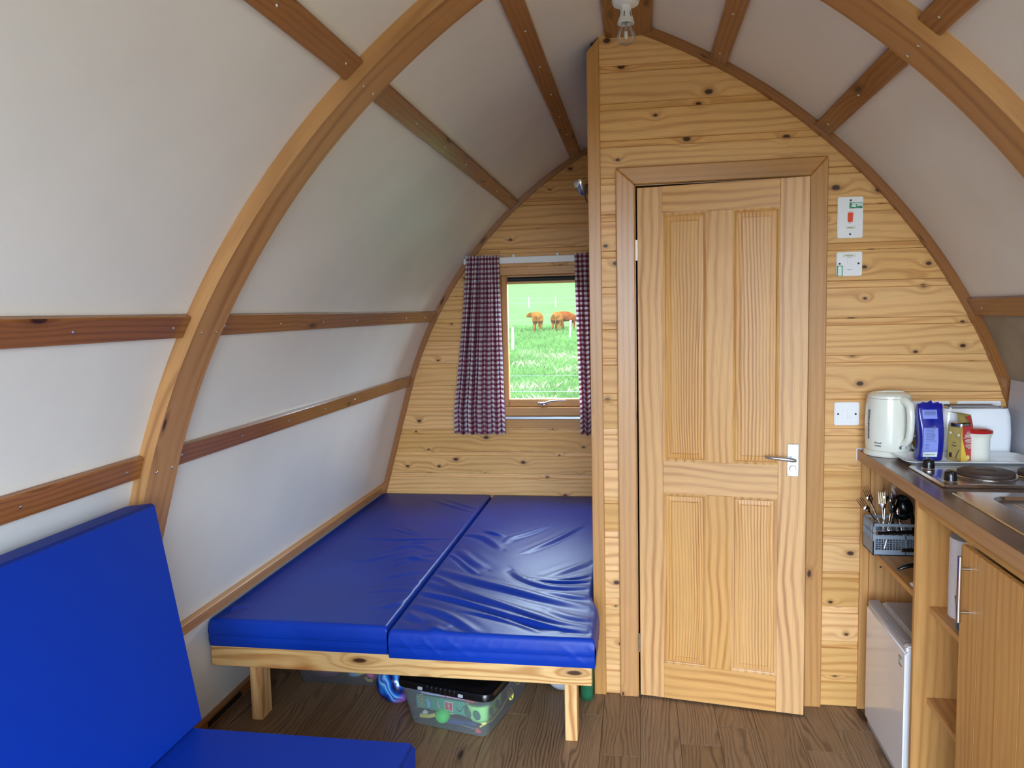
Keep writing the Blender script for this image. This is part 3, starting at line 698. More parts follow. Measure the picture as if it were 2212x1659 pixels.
# ------------------------------------------------------------------ door
def door():
    th=radians(-8.3)
    d=thing('door_1',(.002,-.012,0),'varnished pine four panel door standing slightly ajar',None,th); d['kind']='structure'
    W_,T=.606,.035
    for x0,x1 in ((0,.0925),(.508,W_)):
        b=B(); b.box(x0,x1,0,T,.008,1.985,.0015,g=2); b.obj('stile','stile',d)
    for z0,z1 in ((1.886,1.985),(.828,.954),(.008,.150)):
        b=B(); b.box(.0928,.5077,.0003,T,z0,z1,.0008,g=0); b.obj('rail','stile',d)
    for z0,z1 in ((.9543,1.8857),(.1503,.8277)):
        b=B(); b.box(.2535,.3465,.0003,T,z0,z1,.0008,g=2); b.obj('mullion','stile',d)
    for x0,x1 in ((.0928,.2535),(.3465,.5077)):
        for z0,z1 in ((.954,1.886),(.150,.828)):
            # panel with raised field
            t=bmesh.new(); ul=t.loops.layers.uv.verify()
            def ring(i,y): return [t.verts.new((a,y,c)) for a,c in ((x0+i,z0+i),(x1-i,z0+i),(x1-i,z1-i),(x0+i,z1-i))]
            R=[ring(-.004,.022),ring(-.004,.012),ring(.0285,.0085),ring(.0295,.0105),ring(.0315,.0105),ring(.0325,.0075)]
            for p,q in zip(R,R[1:]):
                for k in range(4): t.faces.new((p[k],p[(k+1)%4],q[(k+1)%4],q[k]))
            t.faces.new(R[-1]); t.faces.new(R[0]); bmesh.ops.recalc_face_normals(t,faces=t.faces); boxuv(t,2)
            b=B(); b._merge(t); b.obj('panel','panel',d)
            # ogee bead around the opening
            t=bmesh.new()
            R=[ring(-.0005,.0004),ring(.003,.0006),ring(.0042,.0022),ring(.008,.0034),ring(.0105,.0072),ring(.012,.0078),ring(.012,.013)]
            R=[[v for v in r] for r in R]
            for p,q in zip(R,R[1:]):
                for k in range(4): t.faces.new((p[k],p[(k+1)%4],q[(k+1)%4],q[k]))
            bmesh.ops.recalc_face_normals(t,faces=t.faces); boxuv(t,2); b=B(); b._merge(t); b.obj('bead','stile',d)
    # lever handle on a plate
    hx,hz=.559,.9745
    b=B(); b.box(hx-.0205,hx+.0205,-.0035,.0005,hz-.060,hz+.060,.0018); pl=b.obj('handle_plate','satin',d,smooth=30); pl['label']='satin metal lever handle plate with privacy turn'
    b=B(); b.lathe([(0,.030),(.009,.030),(.010,.012),(.011,0),(0,0)],20,m=MX((hx,-.003,hz+.006),rx=radians(90)))
    b.tube([(hx+.010,-.034,hz+.004),(hx,-.036,hz+.006),(hx-.03,-.037,hz+.0095),(hx-.065,-.037,hz+.012),(hx-.088,-.035,hz+.0135),(hx-.094,-.027,hz+.014)],[.006,.0095,.0085,.007,.006,.005],12,flat=.85)
    b.obj('lever','satin',pl,smooth=50)
    b=B(); b.lathe([(0,.010),(.010,.009),(.0125,.004),(.0125,0),(0,0)],20,m=MX((hx,-.003,hz-.030),rx=radians(90))); b.box(hx-.0018,hx+.0018,-.020,-.012,hz-.041,hz-.019,.0008); b.obj('thumb_turn','chrome',pl,smooth=40)
    for x in (-.0145,.0145):
        for z in (-.053,.053):
            q=bpy.data.objects.new('screw',screw_mesh()); COL.objects.link(q); q.parent=pl; q.matrix_local=MX((hx+x,-.0038,hz+z),rx=radians(90))@Matrix.Scale(.75,4)
    for z in (1.755,.225):
        b=B(); b.tube([(-.004,-.003,z-.038),(-.004,-.003,z+.038)],.0045,10); b.box(-.004,.002,-.002,.03,z-.038,z+.038); b.obj('hinge','steel',d,smooth=40)
    # architrave and lining
    a=struct('trim_6','pine architrave framing the shower room door')
    for pts in ([(-.077,0),(-.006,0),(-.006,1.997),(-.077,2.062)],[(.6815,0),(.617,0),(.617,1.997),(.6815,2.066)],[(-.077,2.0625),(-.006,1.9975),(.617,1.9975),(.6815,2.0665)]):
        hor = pts[0][1]>1
        b=B(); b.prism(pts,1,-.019,.001,g=0 if hor else 2,bev=.004); b.obj('architrave_board','post',a)
    for bx in ((-.022,-.004,.001,.10,0,2.0),(.617,.633,.001,.10,0,2.0),(-.022,.633,.001,.10,1.995,2.012)):
        b=B(); b.box(*bx); b.obj('door_lining','post',a)
    b=B(); b.box(.6145,.6175,.004,.022,.925,1.02,.0008); b.obj('strike_plate','steel',a)
door()

# ------------------------------------------------------------------ switches and sockets
def plate(name,x0,x1,z0,z1,label,cat,screws,y=-.0005):
    t=thing(name,((x0+x1)/2,y,(z0+z1)/2),label,cat); w,h=(x1-x0)/2,(z1-z0)/2
    b=B(); b.box(-w,w,-.009,0,-h,h,.003,seg=2); b.obj('faceplate','white',t,smooth=30)
    for x,z in screws:
        b=B(); b.lathe([(0,.0012),(.0036,.001),(.0036,-.001),(0,-.001)],12,m=MX((x,-.009,z),rx=radians(90))); b.obj('screw','black',t)
    return t
def switches():
    t=plate('cooker_switch',.716,.803,1.773,1.919,'tall white switch plate with an orange rocker beside the door','switch',[(0,.060),(0,-.060)])
    b=B(); b.prism([(-.009,-.017),(.0075,-.017),(.0095,.0165),(-.009,.017)],1,-.0125,-.008,bev=.001); b.obj('rocker','orange',t)
    b=B(); b.box(-.004,.0405,-.0096,-.0088,.031,.053); k=b.obj('test_sticker','sticker',t)
    for bx in ((.004,.0395,.047,.0505),(.004,.018,.036,.045),(.021,.0395,.040,.045),(.006,.012,.0325,.035),(.03,.038,.0325,.035)):
        b=B(); b.box(bx[0],bx[1],-.0101,-.0095,bx[2],bx[3]); b.obj('sticker_field','stickerw' if bx[3]>.036 else 'ink',k)
    b=B(); b.box(-.014,.019,-.0096,-.0088,-.0415,-.0315); k=b.obj('name_tape','tape',t)
    text('Shower',.0065,'ink',k,FRONT(.0,-.0099,-.0365))
    text('OFF',.0042,'ink',t,FRONT(0,-.0092,.0205)); text('ON',.0042,'ink',t,FRONT(-.001,-.0092,-.0205))
    t=plate('fan_switch',.715,.803,1.637,1.723,'square white fused switch plate with a green sticker below the orange switch','switch',[(-.0335,.001),(.031,.001)])
    b=B(); b.box(-.008,.009,-.0105,-.008,.001,.023,.0006); b.obj('rocker','white',t)
    b=B(); b.box(-.017,.016,-.0103,-.008,-.020,-.006,.0006); b.obj('fuse_holder','white',t)
    for z in (.0235,-.0205):
        b=B(); b.box(-.007,.008,-.0098,-.0088,z-.0006,z+.0006); b.obj('shadow_line','inkgrey',t)
    b=B(); b.box(-.0425,-.0225,-.0096,-.0088,-.0425,-.005); k=b.obj('test_sticker','sticker',t)
    for bx in ((-.039,-.026,-.041,-.009),(-.0365,-.0285,-.008,-.006)):
        b=B(); b.box(bx[0],bx[1],-.0101,-.0095,bx[2],bx[3]); b.obj('sticker_field','stickerw',k)
    b=B(); b.box(-.025,.022,-.0096,-.0088,.0245,.036); k=b.obj('name_tape','tape',t)
    text('Toilet Fan',.0065,'ink',k,FRONT(-.002,-.0099,.030))
    t=plate('light_switch',.716,.803,1.090,1.175,'square white double light switch above the worktop corner','switch',[(-.0305,0),(.0305,0)])
    for x0,x1 in ((-.0165,-.0005),(.0005,.0165)):
        b=B(); b.box(x0,x1,-.0115,-.008,-.0165,.0165,.001); b.obj('rocker','white',t)
    for i,(x0,x1,lab) in enumerate(((.965,1.111,'white double socket on the wall between kettle and sugar bag'),(1.135,1.281,'white double socket on the wall behind the toaster'))):
        t=plate('wall_socket',x0,x1,1.092,1.178,lab,'socket',[(-.03,0),(.03,0)])
        for x in (-.012,.012):
            b=B(); b.box(x-.006,x+.006,-.0115,-.008,.012,.028,.001); b.obj('rocker','white',t)
        for x in (-.040,.040):
            for dx,z in ((0,.006),(-.011,-.014),(.011,-.014)):
                b=B(); b.box(x+dx-.0025,x+dx+.0025,-.0096,-.0088,z-.005,z+.005); b.obj('pin_slot','black',t)
switches()

# ------------------------------------------------------------------ bed
import numpy as np
WR=[[(-0.87, 0.21), (-0.7, 0.1), (-0.52, 0.0), (-0.35, -0.09), (-0.18, -0.17)], [(-0.89, 0.06), (-0.67, -0.06), (-0.53, -0.17), (-0.4, -0.25), (-0.18, -0.34)], [(-0.53, 0.21), (-0.49, 0.13), (-0.4, 0.05), (-0.32, 0.02), (-0.19, 0.06)], [(-0.87, -0.2), (-0.78, -0.24), (-0.69, -0.3), (-0.57, -0.42)], [(-0.88, 0.43), (-0.82, 0.37), (-0.75, 0.25), (-0.69, 0.17)], [(-0.88, 0.75), (-0.77, 0.72), (-0.65, 0.54)], [(-0.39, 0.15), (-0.3, 0.26), (-0.2, 0.4)], [(-0.64, 0.62), (-0.63, 0.7), (-0.56, 0.77), (-0.48, 0.92)], [(-0.52, 0.49), (-0.39, 0.72), (-0.3, 0.94)], [(-0.89, -0.06), (-0.73, -0.12), (-0.56, -0.21), (-0.39, -0.32), (-0.28, -0.38)], [(-0.66, -0.24), (-0.46, -0.31), (-0.35, -0.39)], [(-0.84, 0.49), (-0.75, 0.34), (-0.67, 0.25)], [(-0.78, 0.81), (-0.72, 0.76), (-0.67, 0.73)], [(-0.45, 0.12), (-0.32, 0.09), (-0.19, 0.13)], [(-0.37, 0.13), (-0.27, 0.14), (-0.19, 0.22)], [(-0.39, -0.01), (-0.27, -0.06), (-0.18, -0.06)], [(-0.47, -0.28), (-0.32, -0.35), (-0.19, -0.38)], [(-0.88, -0.26), (-0.84, -0.31), (-0.78, -0.35)], [(-0.74, -0.39), (-0.71, -0.43), (-0.68, -0.44)], [(-0.9, 0.15), (-0.83, 0.09), (-0.72, -0.02)], [(-0.33, -0.21), (-0.25, -0.27), (-0.17, -0.28)]]
WL=[[(-1.29, 0.82), (-1.2, 0.76), (-1.1, 0.69)], [(-1.37, 0.64), (-1.23, 0.62), (-1.11, 0.63), (-0.94, 0.67)], [(-1.18, 0.43), (-1.13, 0.51), (-1.04, 0.54), (-0.94, 0.45)], [(-1.22, 1.42), (-1.07, 1.29), (-0.93, 1.17)], [(-1.09, 0.06), (-1.01, 0.13), (-0.92, 0.18)], [(-1.31, 0.27), (-1.17, 0.34), (-1.07, 0.47)], [(-1.1, 0.24), (-1.0, 0.39), (-0.92, 0.42)], [(-1.22, 0.86), (-1.15, 0.76), (-1.09, 0.71)], [(-1.12, 0.32), (-1.03, 0.36), (-0.94, 0.32)], [(-1.14, 1.45), (-1.03, 1.34), (-0.9, 1.23)], [(-1.09, -0.08), (-1.0, -0.05), (-0.89, -0.04)], [(-1.57, -0.32), (-1.55, -0.29), (-1.51, -0.27)], [(-0.95, 0.03), (-0.92, 0.05), (-0.88, 0.08)], [(-1.15, 0.49), (-1.1, 0.58), (-1.03, 0.6)], [(-0.99, -0.24), (-0.94, -0.21), (-0.9, -0.14)]]
def wrinkles(X,Y,lines,amp,seed):
    rnd=random.Random(seed); Z=np.zeros_like(X)
    for i,L in enumerate(lines):
        # smooth the polyline a little
        P=[np.array(p) for p in L]
        for _ in range(2):
            Q=[P[0]]
            for a,b in zip(P,P[1:]): Q+= [a*.75+b*.25, a*.25+b*.75]
            P=Q+[P[-1]]
        seg=[np.linalg.norm(b-a) for a,b in zip(P,P[1:])]; tot=sum(seg); acc=0
        best=np.full(X.shape,9.); side=np.zeros_like(X); tt=np.zeros_like(X)
        for a,b,l in zip(P,P[1:],seg):
            if l<1e-9: continue
            d=(b-a)/l; px,py=X-a[0],Y-a[1]; t=np.clip(px*d[0]+py*d[1],0,l)
            dx,dy=px-t*d[0],py-t*d[1]; dist=np.hypot(dx,dy); s=np.sign(px*d[1]-py*d[0]); m=dist<best
            best=np.where(m,dist,best); side=np.where(m,s,side); tt=np.where(m,(acc+t)/tot,tt); acc+=l
        w=rnd.uniform(.012,.024)*(1.5 if tot>.6 else 1.0); A=amp*(1.35 if tot>.6 else rnd.uniform(.6,1.0))
        taper=np.sin(np.pi*np.clip(tt,.0,1.)*.92+.12)**.7
        sd=best*side/w
        Z+=A*taper*(np.exp(-sd**2)-.55*np.exp(-((sd-1.5)/.8)**2)+.25*np.exp(-((sd+2.6)/1.2)**2))
    return Z
def mattress(name,x0,x1,y0,y1,z0,z1,lines,amp,label,seed,edge=None,fold=0.0,zip_len=None):
    nx,ny=170,330; xs=np.linspace(0,1,nx+1); ys=np.linspace(0,1,ny+1)
    U,V=np.meshgrid(xs,ys,indexing='ij'); rx=lambda U:x0+(x1-x0)*U; Y=y0+(y1-y0)*V; X=x0+(x1-x0)*U
    if edge is not None:
        X=x0+(edge(Y)-x0)*U
    rng=np.random.RandomState(seed)
    Z=wrinkles(X,Y,lines,amp,seed)
    Z+= .0012*np.sin(X*9+seed)*np.sin(Y*6+1)
    # sides pulled in and rounded
    dx=np.minimum(X-x0,(X[-1:,:]-X)); dy=np.minimum(Y-y0,y1-Y); dm=np.minimum(dx,dy)
    fade=np.clip(dm/.03,0,1); r=.014
    drop=np.where(dm<r, r-np.sqrt(np.maximum(0,r*r-(r-dm)**2)),0)
    # bevel strip is sampled more densely at the rim
    Zt=z1+Z*fade-drop
    t=bmesh.new(); ul=t.loops.layers.uv.verify()
    G=[[t.verts.new((X[i,j],Y[i,j],Zt[i,j])) for j in range(ny+1)] for i in range(nx+1)]
    for i in range(nx):
        for j in range(ny): t.faces.new((G[i][j],G[i+1][j],G[i+1][j+1],G[i][j+1]))
    def wall(loop,nrm,n,fold):
        prev=loop
        K=10
        for k in range(1,K+1):
            f=k/K; cur=[]
            for v in loop:
                zz=v.co.z+(z0-v.co.z)*f
                bul=.006*sin(pi*f); s=(v.co.x*nrm[1]+v.co.y*nrm[0])
                q1=sin(s*62+f*7+sin(s*7)*3); ww=fold*(max(0,q1)**5*(.5+.5*sin(s*11))+.5*max(0,sin(s*101-f*6+2*sin(s*13)))**5)*sin(pi*f)**.7
                gro=-.004*exp(-((f-.55)/.07)**2)
                o=bul+ww+gro
                cur.append(t.verts.new((v.co.x+abs(nrm[0])*o*(1 if nrm[0]>0 else -1),v.co.y+abs(nrm[1])*o*(1 if nrm[1]>0 else -1),zz)))
            for a,b,c,d in zip(prev,prev[1:],cur[1:],cur): t.faces.new((a,b,c,d))
            prev=cur
        return prev
    wall([G[i][0] for i in range(nx+1)],(0,-1),0,fold); wall([G[i][ny] for i in range(nx+1)],(0,1),0,0)
    wall([G[0][j] for j in range(ny+1)],(-1,0),0,0); wall([G[nx][j] for j in range(ny+1)],(1,0),0,fold)
    xa=float(X[nx,0]); t.faces.new([t.verts.new(p) for p in ((x0,y0,z0),(x0,y1,z0),(float(X[nx,ny]),y1,z0),(xa,y0,z0))])
    bmesh.ops.remove_doubles(t,verts=t.verts,dist=.0004)
    bmesh.ops.recalc_face_normals(t,faces=t.faces)
    b=B(); b._merge(t); o=b.obj(name,'vinyl',smooth=60); tag(o,label,'mattress')
    zz=z1+(z0-z1)*.55
    b=B(); b.tube([(x0+.01+(xa-x0-.02)*k/12,y0-.0035,zz+.0005*(-1)**k) for k in range(13)],.0022,6); q=b.obj('zip','vinyl',o,smooth=60)
    return o
def bed():
    t=thing('bed_frame',(-.88,.6,0),'raw pine bed frame with a deep front rail on square legs','bed')
    def P(b,n,m,g=None): return b.obj(n,m,t,loc=(.88,-.6,0))
    b=B(); b.box(-1.603,-.166,-.400,-.366,.227,.313,.003,g=0); P(b,'front_rail','rail')
    b=B(); b.box(-1.585,-.19,1.545,1.575,.227,.313,.003); P(b,'back_rail','rail')
    for x0,x1 in ((-1.575,-1.545),(-.215,-.190)):
        b=B(); b.box(x0,x1,-.365,1.545,.227,.313,.003); P(b,'side_rail','rail')
    for x0,x1,y0 in ((-1.470,-1.426,-.365),(-.266,-.222,-.365),(-1.47,-1.426,1.465),(-.266,-.222,1.465)):
        b=B(); b.box(x0,x1,y0,y0+.08,0,.312 if x0<-1 or y0>0 else .312,.003,g=2); P(b,'leg','rail')
    for k in range(15):
        y=-.33+k*.127; b=B(); b.box(-1.57,-.195,y,y+.085,.299,.3128,.002); P(b,'slat','rail')
    mattress('mattress',-1.592,-.898,-.418,1.585,.3135,.418,WL,.0050,'left blue vinyl mattress along the curved wall, smoother of the two',3,fold=.0008)
    ed=lambda Y: -.186+.034*(1-1/(1+np.exp(-(Y+.10)/.025)))
    mattress('mattress',-.884,-.150,-.444,1.585,.3137,.416,WR,.0090,'right blue vinyl mattress beside the corner trim, deeply creased',5,edge=ed,fold=.0022)
bed()
def seating():
    base=thing('bench',(-1.1,-2.0,0),'low bench along the left wall under the blue seat cushion','bench')
    for y0,y1 in ((-1.23,-1.20),(-3.02,-2.99)):
        b=B(); b.box(-1.5,-.64,y0,y1,0,.30,.002,g=0); b.obj('end_board','cab',base,loc=(1.1,2,0))
    b=B(); b.box(-.67,-.64,-2.99,-1.23,.02,.30,.002,g=1); b.obj('front_board','cab',base,loc=(1.1,2,0))
    b=B(); b.box(-1.5,-.64,-3.02,-1.20,.30,.325,.002,g=1); b.obj('top_board','cab',base,loc=(1.1,2,0))
    b=B(); b.box(-1.56,-.578,-3.0,-1.14,.326,.426,.010,seg=3); o=b.obj('seat_cushion','vinyl_matt',smooth=40); tag(o,'flat blue seat cushion on the bench in the foreground','cushion')
    # back cushion leaning on the wall
    b=B(); pts=[(-1.195,.428),(-1.296,1.042),(-1.388,1.030),(-1.290,.428)]
    b.prism(pts,1,-3.0,-1.112,g=1,bev=.007); o=b.obj('back_cushion','vinyl_matt',smooth=40); tag(o,'tall blue back cushion leaning against the left wall','cushion')
seating()

# ------------------------------------------------------------------ things under the bed
def roundrect(w,d,r,n=5):
    out=[]
    for cx,cy,a0 in ((w/2-r,d/2-r,0),(-w/2+r,d/2-r,90),(-w/2+r,-d/2+r,180),(w/2-r,-d/2+r,270)):
        for k in range(n+1):
            a=radians(a0+90*k/n); out.append((cx+r*cos(a),cy+r*sin(a)))
    return out
def loft(b, loops, cap0=True, cap1=True, m=None, g=2):
    """loops: list of lists of 3D points with equal counts"""
    t=bmesh.new(); R=[[t.verts.new(p) for p in L] for L in loops]; n=len(R[0])
    for p,q in zip(R,R[1:]):
        for k in range(n): t.faces.new((p[k],p[(k+1)%n],q[(k+1)%n],q[k]))
    if cap0: t.faces.new(R[0])
    if cap1: t.faces.new(R[-1])
    bmesh.ops.recalc_face_normals(t,faces=t.faces); boxuv(t,g); b._merge(t,m); return b
def tub(name,loc,rz,w,d,h,flare,label,cat='storage box',mat='tub'):
    t=thing(name,loc,label,cat,rz)
    def L(s,z,r,ins=0): return [(x,y,z) for x,y in roundrect(w+2*flare*s-2*ins,d+2*flare*s-2*ins,r)]
    b=B(); loft(b,[L(-.35,.0,.02),L(0,.005,.028),L(.5,h*.5,.03),L(1,h-.008,.032),L(1.25,h-.006,.034),L(1.25,h,.034)],True,False)
    b.obj('tub',mat,t,smooth=50); return t
def under_bed():
    bx=(-.658,-.160,0); rz=radians(-13.8)
    t=tub('storage_box',bx,rz,.315,.390,.160,.028,'clear plastic toy box with a black clip lid under the bed')
    # lid
    def L(w,d,z,r): return [(x,y,z) for x,y in roundrect(w,d,r,6)]
    b=B(); loft(b,[L(.384,.456,.155,.036),L(.392,.464,.157,.040),L(.392,.464,.175,.040),L(.384,.456,.182,.036),L(.35,.42,.183,.03),L(.34,.41,.187,.03),L(.30,.37,.188,.03)]); ld=b.obj('lid','black',t,smooth=35); ld['label']='black plastic lid'
    for k in range(7):
        x=-.060+.0185*k; b=B(); b.box(x-.0018,x+.0018,-.2365,-.226,.158,.181,.001); b.obj('lid_ridge','black',ld)
    for x in (-.088,.078):
        b=B(); b.box(x-.010,x+.010,-.2355,-.228,.160,.172,.002); b.obj('clip','fridge_grey',ld)
    Rz=Matrix.Translation(bx)@Matrix.Rotation(rz,4,'Z')
    def place(o,label,cat,group=None):
        o.matrix_world = Rz @ o.matrix_world; tag(o,label,cat,group); return o
    def root(name,x,y,z,label,cat,a=0):
        o=bpy.data.objects.new(name,None); COL.objects.link(o); o.matrix_world=Rz@MX((x,y,z),rz=a); return tag(o,label,cat)
    # puzzle box, lying flat with its spine to the front
    r=root('puzzle_box',-.035,-.085,.074,'green dinosaur puzzle box lying in the toy box','box',radians(2))
    b=B(); b.box(-.115,.115,-.075,.075,-.026,.026,.001); b.obj('carton','boxgreen',r)
    s=lambda x,z,ry=0:MX((x,-.0758,z),ry=0)@Matrix.Rotation(radians(90),4,'X')
    text('DINO',.020,'paleyel',r,s(-.090,.004)@Matrix.Rotation(radians(-80),4,'Z')); text('PUZZLE',.0125,'stickerw',r,s(-.104,-.002)@Matrix.Rotation(radians(-80),4,'Z'))
    text('165 pieces',.0075,'stickerw',r,s(-.020,.002)@Matrix.Rotation(radians(-80),4,'Z'))
    b=B(); b.box(-.069,-.055,-.0762,-.075,-.018,.006,.0004); b.box(-.072,-.062,-.0762,-.075,.004,.017,.0004); b.obj('puzzle_piece','skyblue',r)
    b=B(); b.box(.006,.040,-.0762,-.075,-.017,.018,.0004); k=b.obj('age_badge','stickerw',r); 
    b=B(); b.box(.008,.038,-.0768,-.076,-.015,.016,.0004); b.obj('age_field','cardred',k)
    text('AGE 3+',.0085,'stickerw',k,MX((.023,-.0772,.0005))@Matrix.Rotation(radians(90),4,'X')@Matrix.Rotation(radians(-80),4,'Z'))
    b=B(); b.tube([(.055,-.0756,.004),(.062,-.0756,-.010),(.074,-.0756,-.008),(.084,-.0756,.008),(.090,-.0756,.014)],[.002,.006,.007,.005,.002],8,flat=.12); b.obj('printed_dinosaur','toydark',r,smooth=60)
    r=root('craft_box',-.055,-.085,.1215,'pink and pale blue craft box above the green puzzle box','box',radians(3))
    b=B(); b.box(-.105,.105,-.07,.075,-.018,.018,.001); b.obj('carton','boxpink',r)
    b=B(); b.box(-.1055,-.075,-.0708,-.0695,-.0175,.0175); b.obj('printed_end','boxnavy',r)
    b=B(); b.box(-.075,.000,-.0706,-.0695,-.0175,.0175); b.obj('printed_panel','boxlilac',r)
    for x,z,n_,mt in ((-.054,.002,6,'lilac'),(-.022,-.001,7,'skyblue')):
        b=B(); b.lathe([(0,.0006),(.0125,.0006),(.0125,0),(0,0)],n_,m=MX((x,-.0706,z),rx=radians(90))); b.obj('printed_shape',mt,r)
    b=B(); b.lathe([(0,.0006),(.008,.0006),(.008,0),(0,0)],12,m=MX((.025,-.0700,-.003),rx=radians(90),ry=0)@Matrix.Scale(1.6,4,(0,1,0))); b.obj('printed_shape','boxnavy',r)
    # pale green toy shell with oval holes
    r=root('toy_shell',.112,-.105,.006,'pale green rounded plastic toy with dark oval openings in the toy box','toy')
    b=B(); loft(b,[[(x*s_,y*s_,z) for x,y in roundrect(.090,.17,.040,6)] for s_,z in ((.55,.030),(.8,.036),(.95,.055),(1.0,.085),(1.02,.105))]); b.obj('shell','toygreen',r,smooth=60)
    b=B(); loft(b,[[(x,y,z) for x,y in roundrect(.080,.16,.036,6)] for z in (.104,.108)]); b.obj('opening','toydark',r)
    for x,y,a in ((-.030,-.082,-14),(.008,-.086,0),(.046,-.040,90),(.0465,.015,90)):
        b=B(); b.lathe([(0,.002),(.0135,.0015),(.0145,-.002),(0,-.002)],18,m=MX((x,y,.074),rz=radians(a))@Matrix.Rotation(radians(90),4,'X')@Matrix.Rotation(radians(28),4,'Z')@Matrix.Scale(1.35,4,(0,1,0))); b.obj('oval_hole','toydark',r)
    b=B(); b.sphere((0,0,0),.0285,n=32); o=b.obj('ball','lime',smooth=180); o.matrix_world=MX((-.038,-.158,.034)); place(o,'small lime green rubber ball at the front of the toy box','ball')
    b=B(); b.tube([(-.135,-.155,.014),(-.10,-.153,.016),(-.05,-.135,.027),(0.0,-.12,.034)],[.009,.008,.0075,.0075],10); o=b.obj('toy_stick','yellow',smooth=60); place(o,'pale yellow plastic stick behind the lime green ball','toy')
    b=B(); b.box(-.011,.011,-.009,.009,-.008,.008,.005,seg=2); o=b.obj('toy_block','white',smooth=50); o.matrix_world=MX((-.117,-.150,.028),rz=.4); place(o,'small white toy block resting on the pale yellow stick','toy')
    b=B()
    def paper(u,v): return (-.085+.20*u+.02*v, -.115+.05*v, .012+.055*exp(-((u-.28)/.16)**2)*(1-.3*v)+.02*(1-u))
    b.grid(paper,16,4); o=b.obj('paper','lilac',smooth=60); m=o.modifiers.new('thick','SOLIDIFY'); m.thickness=.0006; place(o,'folded lilac paper behind the lime green ball','paper')
    b=B(); b.prism([(-.030,0),(.034,.0),(.008,-.048)],1,-.003,.003,bev=.001); o=b.obj('bunting_flag','cardred'); o.matrix_world=MX((.080,-.172,.136),rx=radians(8)); place(o,'dull red triangular flag hanging inside the toy box','flag')
    b=B(); b.box(-.07,.05,-.010,.010,-.008,.008,.003); o=b.obj('toy_bar','toyblue'); o.matrix_world=MX((.045,-.145,.014),rz=.1); place(o,'dark blue plastic toy bar on the bottom of the toy box','toy')
    b=B(); b.tube([(-.035,0,0),(-.01,0,.002),(.03,0,.0)],[.004,.005,.004],8); b.lathe([(0,.004),(.005,.003),(.005,-.006),(0,-.006)],10,m=MX((.034,0,0),ry=radians(90))); o=b.obj('pen','satin',smooth=50); o.matrix_world=MX((.075,-.165,.012),rz=-.15); place(o,'silver pen lying at the front of the toy box','pen')
    b=B(); b.prism([(-.012,-.004),(.013,-.008),(.010,.002),(.004,.004),(.002,.013),(-.005,.012),(-.004,.003)],1,-.005,.005,bev=.0015); o=b.obj('toy_figure','cardred'); o.matrix_world=MX((.115,-.175,.012),rz=.2); place(o,'tiny red plastic figure in the front right corner of the toy box','toy')
    b=B(); b.sphere((0,0,0),.0085,(1.5,1,.9),16); o=b.obj('toy_egg','yellow',smooth=180); o.matrix_world=MX((.128,-.150,.032)); place(o,'small pale yellow bead near the right front corner of the toy box','toy')
    for k,(y,lab) in enumerate(((.02,'pale yellow spoked toy wheel, front one of the two in the toy box'),(.085,'pale yellow spoked toy wheel, rear one of the two in the toy box'))):
        b=B(); n=20; R_=.021; b.tube([(0,R_*cos(2*pi*i/n),R_*sin(2*pi*i/n)) for i in range(n+1)],.0028,6)
        for a in (0,60,120): b.tube([(0,R_*cos(radians(a)),R_*sin(radians(a))),(0,-R_*cos(radians(a)),-R_*sin(radians(a)))],.0018,6)
        o=b.obj('spoked_toy','yellow',smooth=60); o.matrix_world=MX((.163,y,.068+.03*k),ry=radians(-18)); place(o,lab,'toy','yellow toy wheels')
    b=B()
    for k in range(5): b.tube([(.0,.0+.016*k,.0),(.002,.012+.016*k,.045)],.0022,6); b.tube([(.0,.0+.016*k,.04),(.002,.014+.016*k,.008)],.0016,6)
    o=b.obj('toy_rack','toyblue',smooth=60); o.matrix_world=MX((.158,.0,.085)); place(o,'dark blue lattice toy behind the yellow wheels in the toy box','toy')
    b=B(); b.box(-.002,.002,-.014,.014,-.012,.012,.001); o=b.obj('toy_tile','cardyel'); o.matrix_world=MX((.165,.055,.125),rx=.5); place(o,'small yellow tile above the yellow toy wheels','toy')
    b=B(); b.tube([(.118,-.16,.02),(.138,-.10,.018),(.146,-.03,.03),(.148,.05,.05)],[.003,.004,.004,.003],8); o=b.obj('toy_band','yellow',smooth=60); place(o,'long thin yellow strip along the right side of the toy box','toy')
    # low clear box behind on the left, with soft toys
    bx2=(-1.235,.150,0)
    t=tub('storage_box',bx2,0,.36,.42,.15,.022,'low clear plastic box of soft things, far left under the bed')
    def soft(name,mat,loc,r,sc,label,cat,a=0):
        b=B(); tt=bmesh.new(); bmesh.ops.create_icosphere(tt,subdivisions=4,radius=r)
        for v in tt.verts:
            p=v.co.normalized(); v.co*= 1+.08*sin(p.x*7+r*90)*sin(p.y*5+1)+.05*sin(p.z*9+p.x*4)
        bmesh.ops.scale(tt,vec=sc,verts=tt.verts); boxuv(tt); b._merge(tt); o=b.obj(name,mat,smooth=180); o.location=loc; o.rotation_euler=(0,0,a); tag(o,label,cat); return o
    soft('cloth_bundle','mauve',(-1.320,.07,.036),.09,(.90,1.25,.36),'mauve cloth bundle at the left of the low clear box','cloth')
    soft('cloth_bundle','coral',(-1.325,-.005,.060),.075,(1.05,.50,.22),'coral red cloth on top of the mauve bundle in the low clear box','cloth')
    p=soft('soft_toy','paleyel',(-1.165,.018,.058),.055,(.9,1.0,.72),'pale yellow soft toy in the low clear box','soft toy')
    for x,z in ((-.012,.004),(-.002,.006)):
        b=B(); b.tube([(x,-.055,z-.006),(x+.002,-.055,z+.010)],.0018,6); b.obj('stitching','ink',p)
    b=B(); b.sphere((-.022,-.040,-.026),.018,(1.5,.8,.6)); b.obj('paw','skyblue',p,smooth=180)
